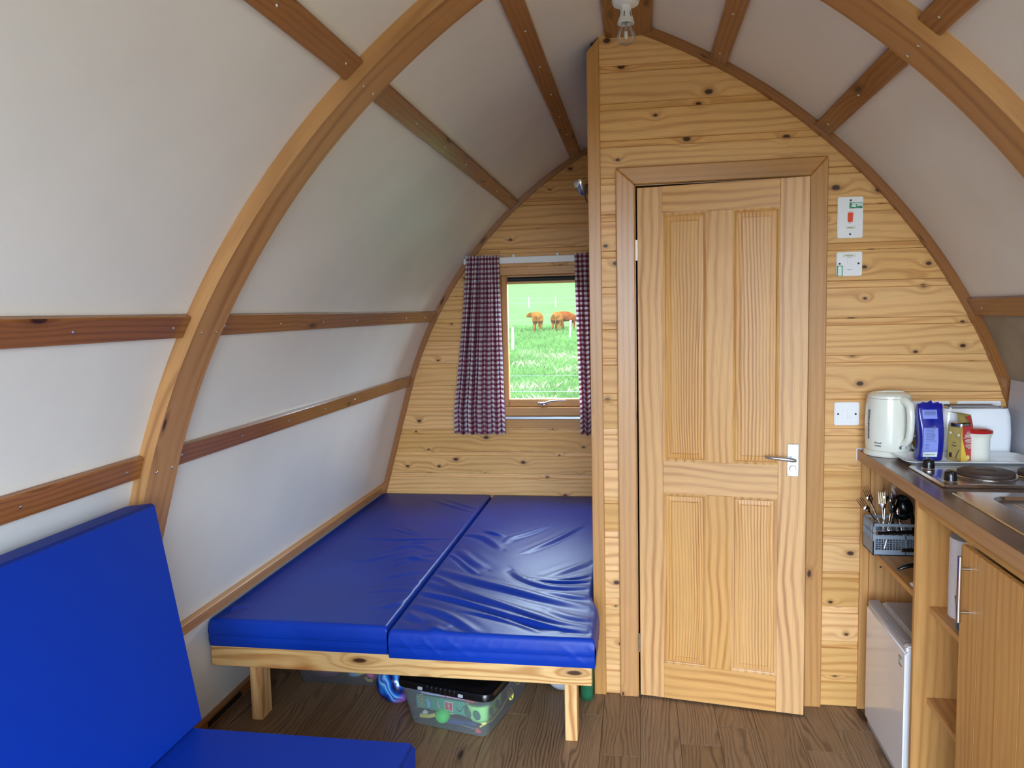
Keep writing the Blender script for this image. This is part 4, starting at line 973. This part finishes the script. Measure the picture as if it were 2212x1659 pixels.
    p=soft('soft_toy','pink',(-1.103,.012,.050),.052,(.85,1.05,.88),'pink soft toy with a pale blue felt flower in the low clear box','soft toy')
    b=B()
    for k in range(5): b.sphere((.014+.009*cos(k*2*pi/5),-.054,.010+.009*sin(k*2*pi/5)),.0075,(1,.45,1),12)
    b.obj('felt_flower','skyblue',p,smooth=180)
    b=B(); b.tube([(-.034,-.036,-.030),(-.020,-.046,-.036),(.0,-.046,-.036)],.006,8); b.obj('trim_band','paleyel',p,smooth=60)
    # balls
    b=B(); b.sphere((0,0,0),.082,n=40); o=b.obj('ball','ballblue',smooth=180,loc=(-.956,-.160,.082)); tag(o,'glossy blue swirl patterned play ball under the bed','ball')
    b=B(); b.sphere((0,0,0),.068,n=40); o=b.obj('ball','football',smooth=180,loc=(-.312,.02,.068)); tag(o,'white and black ball behind the right front bed leg','ball')
    b=B(); tt=bmesh.new(); bmesh.ops.create_cube(tt,size=1); bmesh.ops.subdivide_edges(tt,edges=tt.edges[:],cuts=6,use_grid_fill=True)
    for v in tt.verts:
        p=v.co.copy(); q=p.normalized()*.62; v.co=p.lerp(q,.35); v.co.z+=.02*sin(p.x*9)*sin(p.y*7)
    bmesh.ops.scale(tt,vec=(.05,.22,.20),verts=tt.verts); boxuv(tt); b._merge(tt); o=b.obj('fabric_bag','cloth_green',smooth=180,loc=(-.208,.03,.097)); tag(o,'dark green cloth bag squeezed between bed and corner trim','bag')
under_bed()

# ------------------------------------------------------------------ kitchen
XF=.815; CT=1.0; YE=-1.75
def kitchen():
    u=thing('open_cabinet',(XF,0,0),'open pine cabinet around the fridge with a shelf above it','cabinet')
    off=(-XF,0,0)
    def P(b,n,m): return b.obj(n,m,u,loc=off)
    b=B(); b.box(XF,XF+.030,-.012,-.001,0,.960,.001,g=2); P(b,'edge_strip','cab')
    # end panel of vertical boards
    for k in range(5):
        x=XF+.030+k*.095; b=B(); b.box(x+.0004,min(x+.095,1.318)-.0004,-.020,-.002,.01,.960,.001,g=2); P(b,'board','cab')
    b=B(); b.lathe([(0,.001),(.024,.001),(.024,0),(0,0)],20,m=MX((.905,-.0202,.905),rx=radians(90),ry=radians(35))@Matrix.Scale(.35,4,(0,1,0))); q=P(b,'slot_hole','iron'); q['label']='dark slot in the end panel'
    q=bpy.data.objects.new('screw',screw_mesh()); COL.objects.link(q); q.parent=u; q.location=(.885-XF,-.0206,.56); q.rotation_euler=(radians(90),0,0)
    b=B(); b.box(XF+.004,1.318,-.563,-.021,.646,.664,.001,g=1); P(b,'shelf','cab')
    b=B(); b.box(XF,1.318,-.584,-.565,0,.960,.001,g=2); d=P(b,'divider','cab')
    b=B(); b.box(1.306,1.318,-.564,-.022,0,.645,.0); P(b,'back_panel','ply')
    u2=thing('base_cabinet',(XF,-.585,0),'pine base cabinet with two open shelves and a door under the sink','cabinet')
    off2=(-XF,.585,0)
    def Q(b,n,m,par=u2): return b.obj(n,m,par,loc=off2 if par is u2 else None)
    for z in (.630,.345):
        b=B(); b.box(XF+.040,1.318,-.917,-.586,z-.018,z,.001,g=1); Q(b,'shelf','cab')
    b=B(); b.box(XF+.003,1.318,-.937,-.918,0,.930,.001,g=2); Q(b,'side_panel','cab')
    b=B(); b.box(XF+.003,1.318,YE,YE+.02,0,.960,.001,g=2); Q(b,'side_panel','cab')
    b=B(); b.box(1.306,1.318,YE+.02,-.586,0,.930,0); Q(b,'back_panel','ply')
    b=B(); b.box(XF+.002,XF+.022,YE,-.585,.932,.960,.001,g=1); Q(b,'top_rail','cab')
    for z in (.935,):
        pass
    # door made of glued pine staves
    b=B(); b.box(XF-.014,XF+.002,-1.455,-.937,.105,.928,.002,g=2); dr=Q(b,'door','cab')
    for k in range(5):
        y=-.937-.104*(k+1)+.0; 
        if y<-1.45: break
        b=B(); b.box(XF-.0143,XF-.0136,y-.0004,y+.0004,.108,.925); o=b.obj('stave_joint','post',dr); 
    b=B(); b.tube([(XF-.038,-.992,.747),(XF-.038,-.992,.913)],.006,14); 
    for z in (.772,.882): b.tube([(XF-.038,-.992,z),(XF-.013,-.992,z)],.004,10)
    o=b.obj('handle','steel',dr,smooth=40); o['label']='steel bar handle'
    b=B(); b.box(XF-.014,XF+.002,YE+.003,-1.458,.105,.928,.002,g=2); Q(b,'door','cab')
    # worktop
    w=thing('worktop',(XF,0,CT),'dark wood effect kitchen worktop with lighter front edge','worktop')
    woff=(-XF,0,-CT)
    b=B(); b.box(.804,.935,YE,-.004,.962,1.0,0,g=1); b.box(1.235,1.318,YE,-.004,.962,1.0,0,g=1); b.box(.935,1.235,-.74,-.004,.962,1.0,0,g=1); b.box(.935,1.235,YE,-1.47,.962,1.0,0,g=1); b.obj('slab','worktop',w,loc=woff)
    for y0,y1 in ((-.955,-.004),(YE,-.9553)):
        b=B(); b.box(.7995,.804,y0,y1,.9615,.9995,.0006,g=1); b.obj('front_edging','worktop_edge',w,loc=woff)
    b=B(); b.box(.7985,.84,-.0045,-.0005,.998,1.004,.001); b.box(.797,.802,-.0045,-.0005,.960,1.004,.001); b.box(.84,1.318,-.0045,-.0005,.999,1.003,.0005); o=b.obj('sealant_bead','white',w,loc=woff); o['label']='white sealant line at the wall end'
    # splash panel leaning at the right
    b=B(); b.box(-.003,.003,-.80,-.035,0,.258,.001,m=MX((1.286,0,1.0),ry=radians(3))); o=b.obj('splash_panel','splash'); tag(o,'plain grey splash panel standing along the right end of the worktop','panel')
kitchen()
def fridge():
    t=thing('fridge',(.812,-.32,0),'small white fridge under the worktop','fridge')
    y0,y1=-.205,.205    # relative
    b=B(); b.box(.048,.46,y0+.004,y1-.004,.012,.462,.004,seg=2); b.obj('cabinet','fridge',t,smooth=30)
    b=B(); b.box(.058,.455,y0+.012,y1-.012,.462,.468,.002); b.obj('top_board','fridge_grey',t)
    b=B(); b.box(0,.042,y0,y1,.03,.452,.006,seg=3); d=b.obj('door','fridge',t,smooth=40)
    b=B(); b.box(.003,.042,y0+.006,y1-.006,.452,.472,.004,seg=2); b.obj('door_cap','fridge_grey',d,smooth=40)
    b=B(); b.box(.012,.030,y0+.05,y1-.03,.4715,.4735,.001); b.obj('grip_recess','fridge_grey',d)
    b=B(); b.box(.004,.044,y0-.002,y0+.030,.4525,.476,.005,seg=2); o=b.obj('hinge_cover','white',d,smooth=40)
    b=B(); b.box(.010,.045,y0+.003,y1-.003,0.0,.028,.003); b.obj('plinth','fridge_grey',t)
    b=B(); b.box(-.0006,.0004,y0+.030,y0+.060,.395,.425); k=b.obj('maker_label','inkgrey',d)
    b=B(); b.box(-.0011,-.0004,y0+.031,y0+.059,.401,.421); b.obj('label_field','stickerw',k)
    for z in (.405,.411,.417):
        b=B(); b.box(-.0015,-.0009,y0+.033,y0+.057,z-.0008,z+.0008); b.obj('label_line','inkgrey',k)
fridge()
def kettle():
    t=thing('kettle',(.877,-.098,CT),'cream plastic jug kettle on its base at the wall end of the worktop','kettle')
    b=B(); b.lathe([(0,.001),(.078,.001),(.080,.006),(.076,.018),(.073,.020),(0,.020)],48); b.obj('power_base','offwhite',t,smooth=40)
    b=B(); b.lathe([(0,.021),(.073,.021),(.0745,.026),(.076,.06),(.0765,.12),(.0745,.17),(.0715,.203),(.070,.204),(0,.204)],48); b.obj('body','offwhite',t,smooth=40)
    b=B(); b.lathe([(.0705,.2045),(.070,.212),(.062,.220),(.045,.2245),(.0,.226)],48); b.obj('lid','offwhite',t,smooth=40)
    b=B(); b.tube([(-.045,-.012,.2235),(-.015,-.016,.2275),(.02,-.016,.2275),(.045,-.010,.2235)],.004,8,flat=.6); b.obj('lid_ridge','offwhite',t,smooth=50)
    a=radians(-68); m=Matrix.Rotation(a,4,'Z')
    b=B(); b.tube([(.060,0,.201),(.085,0,.199),(.104,0,.184),(.110,0,.150),(.109,0,.105),(.103,0,.070),(.090,0,.053),(.070,0,.052)],[.014,.0145,.014,.013,.0125,.0125,.013,.012],14,m=m,flat=1.0); b.obj('handle','offwhite',t,smooth=60)
    b=B(); b.box(.070,.0785,-.014,.014,.030,.042,.003,m=m); b.obj('switch_recess','inkgrey',t)
    b=B(); b.box(.072,.0805,-.008,.008,.031,.041,.002,m=m); b.obj('switch','offwhite',t)
    a2=radians(-161); m2=Matrix.Rotation(a2,4,'Z')
    b=B(); b.box(.070,.0776,-.005,.005,.058,.165,.003,m=m2); b.obj('water_gauge','inkgrey',t)
    for z in (.09,.113,.136):
        b=B(); b.box(.077,.0782,-.005,.005,z-.0008,z+.0008,m=m2); b.obj('gauge_mark','ink',t)
    m3=Matrix.Rotation(radians(-131),4,'Z')@MX((.0768,0,.045))@Matrix.Rotation(radians(90),4,'Z')@Matrix.Rotation(radians(90),4,'X')
    text('Russell',.0085,'ink',t,m3@Matrix.Translation((0,.005,0))); text('Hobbs',.0085,'ink',t,m3@Matrix.Translation((0,-.005,0)))
    b=B(); b.tube([(.996,-.022,1.135),(.985,-.040,1.136),(.966,-.050,1.115),(.954,-.062,1.06),(.949,-.07,1.02),(.951,-.062,1.0045)],.0032,8); o=b.obj('power_cord','blackmatt',smooth=60); tag(o,'black power cord hanging behind the cream kettle','cord')
    b=B(); b.box(.980,1.010,-.033,-.0105,1.118,1.150,.004); o=b.obj('plug','white'); tag(o,'white plug in the socket beside the kettle','plug')
kettle()
def tray():
    t=thing('tray',(1.068,-.242,CT),'white shallow melamine tray on the worktop behind the hob','tray')
    def L(w,d,z,r): return [(x,y,z) for x,y in roundrect(w,d,r,6)]
    b=B(); loft(b,[L(.36,.145,.002,.02),L(.365,.15,.001,.02),L(.392,.176,.018,.028),L(.408,.19,.019,.034),L(.408,.19,.017,.034),L(.388,.172,.016,.028),L(.362,.148,.004,.02)][::-1] if False else [L(.340,.13,.0005,.02),L(.362,.150,.0005,.02),L(.392,.178,.0165,.03),L(.408,.190,.0175,.034),L(.408,.190,.0195,.034),L(.388,.174,.0185,.028),L(.358,.146,.0035,.02)])
    b.obj('tray','enamel',t,smooth=50)
    b=B(); b.grid(lambda u,v:(.10+.05*u,-.055+.02*v+.01*sin(4*u),.0042),6,3); b.obj('tea_stain','paleyel',t)
tray()
TZ=CT+.004
def groceries():
    # blue sugar bag, soft pillow pack
    t=thing('sugar_bag',(.968,-.215,TZ),'upright blue plastic food bag with lilac print panels on the white tray','bag',radians(4))
    W2,D2=.040,.026
    def sec(z):
        k=z/.188; w=W2*(1-.03*sin(6*k)-.02*(k>.6)) ; d=D2*(1.0-.15*k-.50*max(0,(k-.62)/.38)); sh=.004*sin(5*k)+(.006*k)
        return [(x+sh,y,z) for x,y in roundrect(2*w,2*d,min(d*.45,.012),4)]
    b=B(); loft(b,[[(x*.9,y*.9,0) for x,y,z in sec(0)]]+[sec(.004+.184*i/14) for i in range(15)]+[[(x*.97,y*.35,.192) for x,y,z in sec(.188)]]); b.obj('pack','bagblue',t,smooth=55)
    def front(z): return min(p[1] for p in sec(z))-.0006
    def lab(x0,x1,z0,z1,mat,par,o=0.0,nm='print_panel'):
        b=B(); b.grid(lambda u,v:(x0+(x1-x0)*u+.004*sin(5*(z0+(z1-z0)*v)/.188)+.006*(z0+(z1-z0)*v)/.188, front(z0+(z1-z0)*v)-o, z0+(z1-z0)*v),2,8); return b.obj(nm,mat,par)
    l1=lab(-.029,.017,.014,.113,'baglabel',t); l2=lab(-.028,.019,.142,.172,'baglabel',t); l3=lab(-.029,.017,.014,.030,'stickerw',t,.0002)
    for z in (.168,.164,.160,.156): lab(-.022,.015,z-.0010,z+.0004,'ink',l2,.0004,'print_line')
    for k in range(9): z=.110-.0052*k; lab(-.024+.001*(k%3),.010-.003*(k%4),z-.0012,z,'ink',l1,.0004,'print_line')
    for z in (.058,.053,.048,.043): lab(-.024,-.012,z-.0011,z,'ink',l1,.0004,'print_line')
    lab(-.026,.012,.0345,.0352,'ink',l1,.0004,'print_line')
    text('SEPTEMBER LONG LIFE',.0033,'ink',l3,MX((-.005,front(.022)-.0008,.022),rx=radians(90)),bold=.0001)
    b=B(); b.grid(lambda u,v:(.020+.018*u+.004*v,front(.01+.10*v)*.95-.0002+.012*u,.01+.10*v),3,6); b.obj('clear_side','fridge_grey',t)
    b=B(); b.grid(lambda u,v:(.000+.014*u*(1-v)+.010*v-.004*sin(3*v),front(.10)-.002-.004*sin(pi*u),.120-.05*v),4,8); b.obj('torn_film','bulbglass',t)
    b=B(); b.prism([(-.038,.187),(.038,.184),(.030,.197),(.012,.193),(.006,.203),(-.006,.195),(-.020,.197)],1,-.0014,.0014); b.obj('crimped_top','bagblue',t)
    # open card box
    t=thing('tea_box',(1.060,-.218,TZ),'opened gold and red card box on the tray, lid flap up','box',radians(31))
    w,d,h=.047,.050,.118   # red face is the local +x/-y one
    # local axes: gold face looks along -X, red face along -Y
    th_=.0008; x0,x1,y0,y1=-.018,.034,-.028,.022
    b=B(); b.box(x0,x0+th_,y0,y1,0,h-.004); b.obj('gold_side','cardgold',t)
    b=B(); b.box(x0,x1,y0,y0+th_,0,h); b.obj('red_side','cardred',t)
    b=B(); b.box(x1-th_,x1,y0,y1,0,h); b.box(x0,x1,y1-th_,y1,0,h); b.box(x0,x1,y0,y1,0,th_); b.obj('carton','cardgold',t)
    b=B(); b.prism([(x0,0),(x0+.030,0),(x0+.020,.03),(x0+.010,.06),(x0+.004,.075),(x0+.002,h),(x0,h)],1,y0-.0006,y0); b.obj('yellow_print','cardyel',t)
    for k,(l,z) in enumerate(((.024,.098),(.026,.094),(.032,.089),(.032,.086),(.030,.083),(.038,.0795),(.026,.0735),(.030,.070),(.031,.066),(.026,.062),(.028,.055),(.028,.051),(.022,.047),(.016,.043))):
        b=B(); b.box(x1-.004-l,x1-.004,y0-.0006,y0-.0001,z-.0010,z+.0004); b.obj('print_line','stickerw',t)
    b=B(); b.lathe([(0,.0008),(.0085,.0008),(.0085,0),(0,0)],20,m=MX((x0+.031,y0-.0002,.011),rx=radians(90))); b.obj('printed_disc','paleyel',t)
    S=lambda y,z:MX((x0-.0004,y,z))@Matrix.Rotation(radians(-90),4,'Z')@Matrix.Rotation(radians(90),4,'X')
    text('2 in 1',.006,'ink',t,S(-.003,.061)); text('Sugar',.0085,'ink',t,S(-.003,.052))
    for y,z in ((-.018,.088),(.012,.093)):
        b=B(); b.lathe([(0,.0006),(.004,.0006),(.004,0),(0,0)],14,m=MX((x0-.0001,y,z),ry=radians(-90))); b.obj('printed_spot','stickerw',t)
    b=B(); b.tube([(x0-.0004,-.022,.040),(x0-.0004,-.012,.022),(x0-.0004,-.010,.008)],.0014,6); b.box(x0-.0006,x0,.006,.016,.010,.026); b.obj('printed_scene','iron',t)
    b=B(); b.box(x0+.004,x1-.004,y0+.004,y1-.004,.02,h+.010,.003); b.obj('inner_bag','steel',t)
    # raised lid: a sloping roof hinged on the right
    b=B(); b.prism([(x1,h),(x1-.012,h+.036),(x1-.058,h+.046),(x1-.0575,h+.0475),(x1-.011,h+.0376),(x1+.001,h)],1,y0,y1); b.obj('lid_flap','cardgold',t)
    b=B(); b.prism([(x1-.0005,h-.001),(x1-.012,h+.036),(x1-.034,h+.030)],1,y0-.0006,y0+.0004); b.obj('gusset','cardred',t)
    # lidded jar
    t=thing('lidded_jar',(1.128,-.205,TZ),'small white ceramic pot with a glossy red lid on the tray','jar')
    b=B(); b.lathe([(0,0),(.034,0),(.036,.003),(.036,.070),(.0385,.082),(.044,.090),(.043,.092),(0,.092)],40); b.obj('pot','offwhite',t,smooth=40)
    b=B(); b.lathe([(.043,.0925),(.0445,.096),(.042,.102),(.030,.107),(0,.109)],40); b.obj('lid','red',t,smooth=40)
    # mug
    t=thing('mug',(1.000,-.108,CT),'white mug mostly hidden behind the blue bag','mug')
    b=B(); b.lathe([(0,0),(.026,0),(.030,.006),(.032,.085),(.030,.085),(.027,.008),(0,.006)],32); b.obj('cup','offwhite',t,smooth=40)
    b=B(); b.tube([(-.030,-.004,.070),(-.048,-.006,.066),(-.055,-.007,.046),(-.045,-.006,.026),(-.030,-.004,.018)],.0045,8); b.obj('handle','offwhite',t,smooth=60)
groceries()
def toaster():
    t=thing('toaster',(1.155,-.081,CT),'white long slot toaster against the wall with a steel top','toaster')
    b=B(); 
    def L(w,d,z,r): return [(x,y,z) for x,y in roundrect(w,d,r,6)]
    loft(b,[L(.218,.105,.012,.02),L(.226,.112,.018,.022),L(.228,.114,.08,.024),L(.222,.108,.14,.024),L(.208,.098,.166,.022),L(.200,.092,.1665,.02)]); b.obj('body','enamel',t,smooth=40)
    b=B(); loft(b,[L(.200,.088,.1655,.018),L(.198,.086,.170,.018)]); b.obj('top_plate','steel',t)
    for y in (-.020,.020):
        b=B(); b.box(-.082,.082,y-.011,y+.011,.1698,.1712); b.obj('bread_slot','blackmatt',t)
        for dy in (-.006,.006):
            b=B(); b.box(-.08,.08,y+dy-.0012,y+dy+.0012,.1712,.1735); b.obj('grill_wire','steel',t)
    for x in (-.08,.08):
        for y in (-.035,.035):
            b=B(); b.lathe([(0,0),(.008,0),(.009,.013),(0,.013)],12,m=MX((x,y,0))); b.obj('foot','blackmatt',t)
    b=B(); b.box(.111,.124,-.010,.010,.125,.133,.003); b.obj('lever','black',t)
toaster()
def hob():
    t=thing('hob',(1.071,-.482,CT),'steel two plate electric hob set on the worktop','hob')
    def L(w,d,z,r): return [(x,y,z) for x,y in roundrect(w,d,r,6)]
    b=B(); loft(b,[L(.404,.300,.001,.012),L(.406,.302,.004,.012),L(.396,.292,.0105,.014),L(.381,.277,.0110,.016),L(.361,.257,.0075,.02),L(.346,.242,.0070,.02)]); b.obj('hob_top','steel',t,smooth=35)
    for x,y in ((-.030,.0),(.142,.0)):
        b=B(); b.lathe([(.084,.0072),(.0855,.009),(.083,.011),(.080,.0105),(.078,.0072)],40,m=MX((x,y,0))); b.obj('plate_ring','steel',t,smooth=40)
        b=B(); b.lathe([(0,.021),(.026,.021),(.028,.0225),(.073,.0225),(.077,.021),(.0775,.012),(.075,.007),(0,.007)],48,m=MX((x,y,0))); b.obj('hotplate','iron',t,smooth=30)
    for y,lab in ((.084,1),(-.098,2)):
        x=-.163+ (0 if lab==1 else -.003)
        b=B(); b.lathe([(0,.008),(.019,.008),(.020,.012),(.018,.014),(0,.014)],28,m=MX((x,y,0))); b.obj('knob_bezel','chrome',t,smooth=40)
        b=B(); b.lathe([(0,.041),(.014,.041),(.0165,.038),(.0175,.024),(.0185,.014),(0,.014)],28,m=MX((x,y,0))); b.box(x-.004,x+.004,y-.0175,y+.0175,.030,.0435,.002); b.obj('knob','black',t,smooth=40)
    b=B(); b.lathe([(0,.020),(.006,.020),(.009,.012),(.009,.007),(0,.007)],16,m=MX((.068,-.085,0))); b.obj('indicator','chrome',t,smooth=40)
hob()
def sink():
    t=thing('sink',(1.075,-1.08,CT),'stainless steel sink with a grooved drainer at the front of the worktop','sink')
    # plate with drainer recess and bowl
    x0,x1,y0,y1=-.208,.208,-.42,.393
    def R(cx,cy,w,d,r,z,n=8): return [(cx+x,cy+y,z) for x,y in roundrect(w,d,r,n)]
    b=B(); bm=bmesh.new()
    def ringf(a,c):
        n=len(a)
        for k in range(n): bm.faces.new((a[k],a[(k+1)%n],c[(k+1)%n],c[k]))
    mk=lambda L:[bm.verts.new(p) for p in L]
    rim=[mk(R(0,-.0135,.418,.815,.015,.0008)),mk(R(0,-.0135,.414,.811,.015,.004)),mk(R(0,-.0135,.404,.801,.014,.0045))]
    ringf(rim[0],rim[1]); ringf(rim[1],rim[2])
    # inner field with two holes filled by triangulation
    dr=[mk(R(.01,.16,.290,.36,.045,.0045)),mk(R(.01,.16,.278,.348,.042,-.004)),mk(R(.01,.16,.262,.332,.04,-.006))]
    bo=[mk(R(.01,-.215,.295,.345,.06,.0045)),mk(R(.01,-.215,.284,.334,.058,-.002)),mk(R(.01,-.215,.25,.30,.055,-.13))]
    for a,c in ((dr[0],dr[1]),(dr[1],dr[2]),(bo[0],bo[1]),(bo[1],bo[2])): ringf(a,c)
    bm.faces.new(dr[2]); bm.faces.new(bo[2])
    edges=[]
    for L in (rim[2],dr[0],bo[0]):
        n=len(L)
        for k in range(n):
            e=bm.edges.get((L[k],L[(k+1)%n])); edges.append(e)
    bmesh.ops.triangle_fill(bm,use_beauty=True,use_dissolve=False,edges=edges,normal=(0,0,1))
    bmesh.ops.recalc_face_normals(bm,faces=bm.faces); boxuv(bm); b._merge(bm); b.obj('sink_top','steel',t,smooth=30)
    for k in range(7):
        x=-.095+.034*k; b=B(); b.tube([(x+.012,.03,-.0062),(x+.010,.16,-.0056),(x+.008,.29,-.0062)],.0030,8,flat=.6); b.obj('drainer_ridge','steel',t,smooth=60)
    b=B(); b.lathe([(0,.009),(.020,.009),(.024,.006),(.024,.0012),(0,.0012)],28,m=MX((-.088,.115,-.0068))); q=b.obj('plug_disc','chrome',t,smooth=40); q['label']='round chrome disc lying on the drainer'
sink()
def shelf_things():
    SZ=.6642
    # cutlery basket of open lattice
    t=thing('cutlery_basket',(.912,-.150,SZ),'grey lattice plastic cutlery basket on the shelf above the fridge','basket')
    w,d,h=.110,.060,.112   # half width x, half depth y
    def lattice(fn,U,V,rects):
        pass
    fr=B()
    def bar(x0,x1,y0,y1,z0,z1): fr.box(x0,x1,y0,y1,z0,z1)
    T=.0028
    for y in (-d,d-T):
        bar(-w,w,y,y+T,0,.020); bar(-w,w,y,y+T,h-.010,h); bar(-w,-w+.008,y,y+T,.02,h-.01); bar(w-.008,w,y,y+T,.02,h-.01); bar(-w+.008,w-.008,y,y+T,.058,.072)
        n=22
        for k in range(1,n):
            x=-w+.008+(2*w-.016)*k/n; bar(x-.0009,x+.0009,y,y+T,.020,.058)
        for k in range(1,5): z=.020+.038*k/5; bar(-w+.008,w-.008,y,y+T,z-.0008,z+.0008)
        for k in range(1,9):
            x=-w+.008+(2*w-.016)*k/9; bar(x-.0012,x+.0012,y,y+T,.072,h-.010)
        bar(-w+.008,w-.008,y,y+T,.086,.0875)
    for x in (-w,w-T):
        bar(x,x+T,-d,d,0,.050); bar(x,x+T,-d,d,h-.010,h)
        for k in range(7):
            y=-d+.006+(2*d-.016)*k/6; bar(x,x+T,y,y+.0048,.050,h-.010)
        bar(x,x+T,-d,d,.076,.080)
    bar(-w,w,-d,d,0.0002,.003); bar(-.005,-.002,-d,d,.003,h-.02)
    fr.obj('basket','greyplas',t)
    BX,BY=.912,-.150
    def fork(M4,label,mat='chrome'):
        b=B(); b.tube([(0,0,-.10),(0,0,-.05),(0,.001,0),(0,.003,.03),(0,.002,.045)],[.0045,.004,.0026,.003,.008],8,flat=.35)
        b.box(-.0105,.0105,.0005,.0025,.042,.060,.001)
        for k in range(4): x=-.0095+.0063*k; b.tube([(x,.0015,.058),(x,.0030,.080),(x,.0022,.098)],[.0016,.0014,.0007],6)
        o=b.obj('fork',mat,smooth=50); o.matrix_world=M4; return tag(o,label,'fork')
    Z=SZ+.105
    fork(MX((BX-.096,BY-.030,Z+.012),ry=radians(-36),rx=radians(4)),'fork leaning furthest left out of the grey basket')
    fork(MX((BX-.088,BY+.000,Z+.034),ry=radians(-20),rx=radians(-6),rz=.2),'fork leaning slightly left at the back corner of the grey basket')
    for k,(x,y,a,z,lab) in enumerate(((-.068,-.02,-3,.010,'upright fork near the left end of the grey basket'),(-.052,.012,4,.030,'upright fork second from the left, standing higher in the grey basket'),(-.040,-.012,8,.024,'upright fork in the middle of the cluster in the grey basket'),(-.020,.02,5,.030,'rearmost fork standing by the black ladle'))):
        fork(MX((BX+x,BY+y,Z+z),ry=radians(a),rx=radians(-5*(k%2)),rz=.3*k-.3),lab)
    def knife(M4,label):
        b=B(); b.box(-.006,.006,-.0015,.0015,-.09,.0,.001); b.prism([(-.0065,0),(.0065,0),(.0065,.07),(.002,.10),(-.0065,.09)],1,-.0007,.0007); o=b.obj('table_knife','chrome'); o.matrix_world=M4; return tag(o,label,'knife')
    knife(MX((BX-.044,BY-.036,Z-.002),ry=radians(14),rx=radians(3),rz=.5),'bright table knife standing in front in the grey basket')
    knife(MX((BX+.070,BY+.02,Z+.0),ry=radians(-18),rx=radians(3),rz=.5),'table knife leaning left at the right end of the grey basket')
    def spoon(M4,label):
        b=B(); b.tube([(0,0,-.1),(0,0,-.04),(0,0,.0),(0,.001,.02)],[.0045,.004,.0028,.003],8,flat=.4); b.sphere((0,.001,.042),.017,(.75,.25,1.3),16); o=b.obj('spoon','chrome',smooth=60); o.matrix_world=M4; return tag(o,label,'spoon')
    spoon(MX((BX-.030,BY-.010,Z+.004),ry=radians(6),rz=.4),'spoon low among the forks in the grey basket')
    spoon(MX((BX-.014,BY-.028,Z+.002),ry=radians(-14),rz=-.3),'spoon tilted left beside the ladle in the grey basket')
    t2=thing('ladle',(BX-.008,BY-.008,Z+.052),'black plastic ladle lying bowl up in the grey basket','ladle',radians(20))
    b=B(); m=MX((0,0,0),rx=radians(70),ry=radians(15)); b.lathe([(.044,.012),(.0445,.010),(.041,-.010),(.030,-.026),(0,-.033),(0,-.030),(.029,-.023),(.039,-.008),(.042,.012),(.044,.012)],28,m=m); b.obj('bowl','black',t2,smooth=60)
    b=B(); b.tube([(-.020,-.010,-.012),(-.012,-.012,-.05),(-.004,-.012,-.095)],[.007,.006,.006],8,flat=.5); b.obj('handle','black',t2,smooth=60)
    b=B(); b.tube([(BX+.03,BY+.03,Z+.045),(BX+.044,BY+.026,Z+.01),(BX+.056,BY+.022,Z-.07)],[.007,.0075,.006],8,flat=.5); o=b.obj('spatula','black',smooth=60); tag(o,'black spatula standing behind the ladle in the grey basket','spatula')
    # pans standing on the shelf behind the divider; their handles point left
    def pan(x,y,r,h,hz,hl,ang,label,name,bend):
        t=thing(name,(x,y,SZ),label,'pan',radians(ang))
        b=B(); b.lathe([(0,.001),(r-.006,.001),(r,.008),(r+.003,h),(r+.001,h),(r-.003,.010),(r-.010,.004),(0,.004)],40); b.obj('body','blackmatt',t,smooth=40)
        b=B(); b.tube([(-r+.001,0,hz),(-r-.03,0,hz+bend*.4),(-r-hl*.55,0,hz+bend),(-r-hl,0,hz+bend*.55)],[.008,.0095,.0115,.009],12,flat=.6); b.obj('handle','black',t,smooth=60)
    pan(1.100,-.300,.080,.112,.098,.232,0,'taller black saucepan on the cabinet shelf, upper handle across the grey basket','saucepan',.012)
    pan(1.085,-.470,.070,.108,.098,.205,0,'smaller black saucepan nearest the divider on the cabinet shelf','saucepan',.004)
    b=B(); b.tube([(.828,-.385,SZ+.010),(.845,-.387,SZ+.020),(.88,-.388,SZ+.028),(.93,-.386,SZ+.024),(1.0,-.382,SZ+.010)],[.008,.011,.012,.011,.008],12,flat=.6); o=b.obj('spare_handle','black',smooth=60); tag(o,'curved black pan handle lying on the shelf in front of the saucepans','handle')
    b=B(); b.box(-.02,.02,-.012,.012,0,.010,.004,seg=2); o=b.obj('white_clip','white',smooth=40,loc=(.846,-.510,SZ+.0002)); tag(o,'small white clip on the shelf edge by the divider','clip')
    # paper roll and cup
    t=thing('kitchen_roll',(.938,-.655,.630),'upright roll of white kitchen paper on the upper open shelf','paper roll')
    b=B(); b.lathe([(.020,.001),(.0545,.001),(.055,.003),(.055,.231),(.0545,.232),(.020,.232)],48); b.obj('paper','paper',t,smooth=40)
    b=B(); b.lathe([(.0195,.001),(.0197,.232),(.018,.232),(.018,.001)],32); b.obj('core','card',t,smooth=40)
    b=B(); b.grid(lambda u,v:((.0556+.002*u)*cos(-2.2-.45*u),(.0556+.002*u)*sin(-2.2-.45*u),.006+.224*v),6,4); q=b.obj('loose_sheet','paper',t,smooth=60)
    t=thing('tumbler',(.893,-.758,.630),'teal plastic tumbler in front of the kitchen roll','cup')
    b=B(); b.lathe([(0,.0005),(.024,.0005),(.026,.004),(.033,.092),(.0315,.092),(.0245,.006),(0,.005)],32); b.obj('cup','cup',t,smooth=40)
shelf_things()
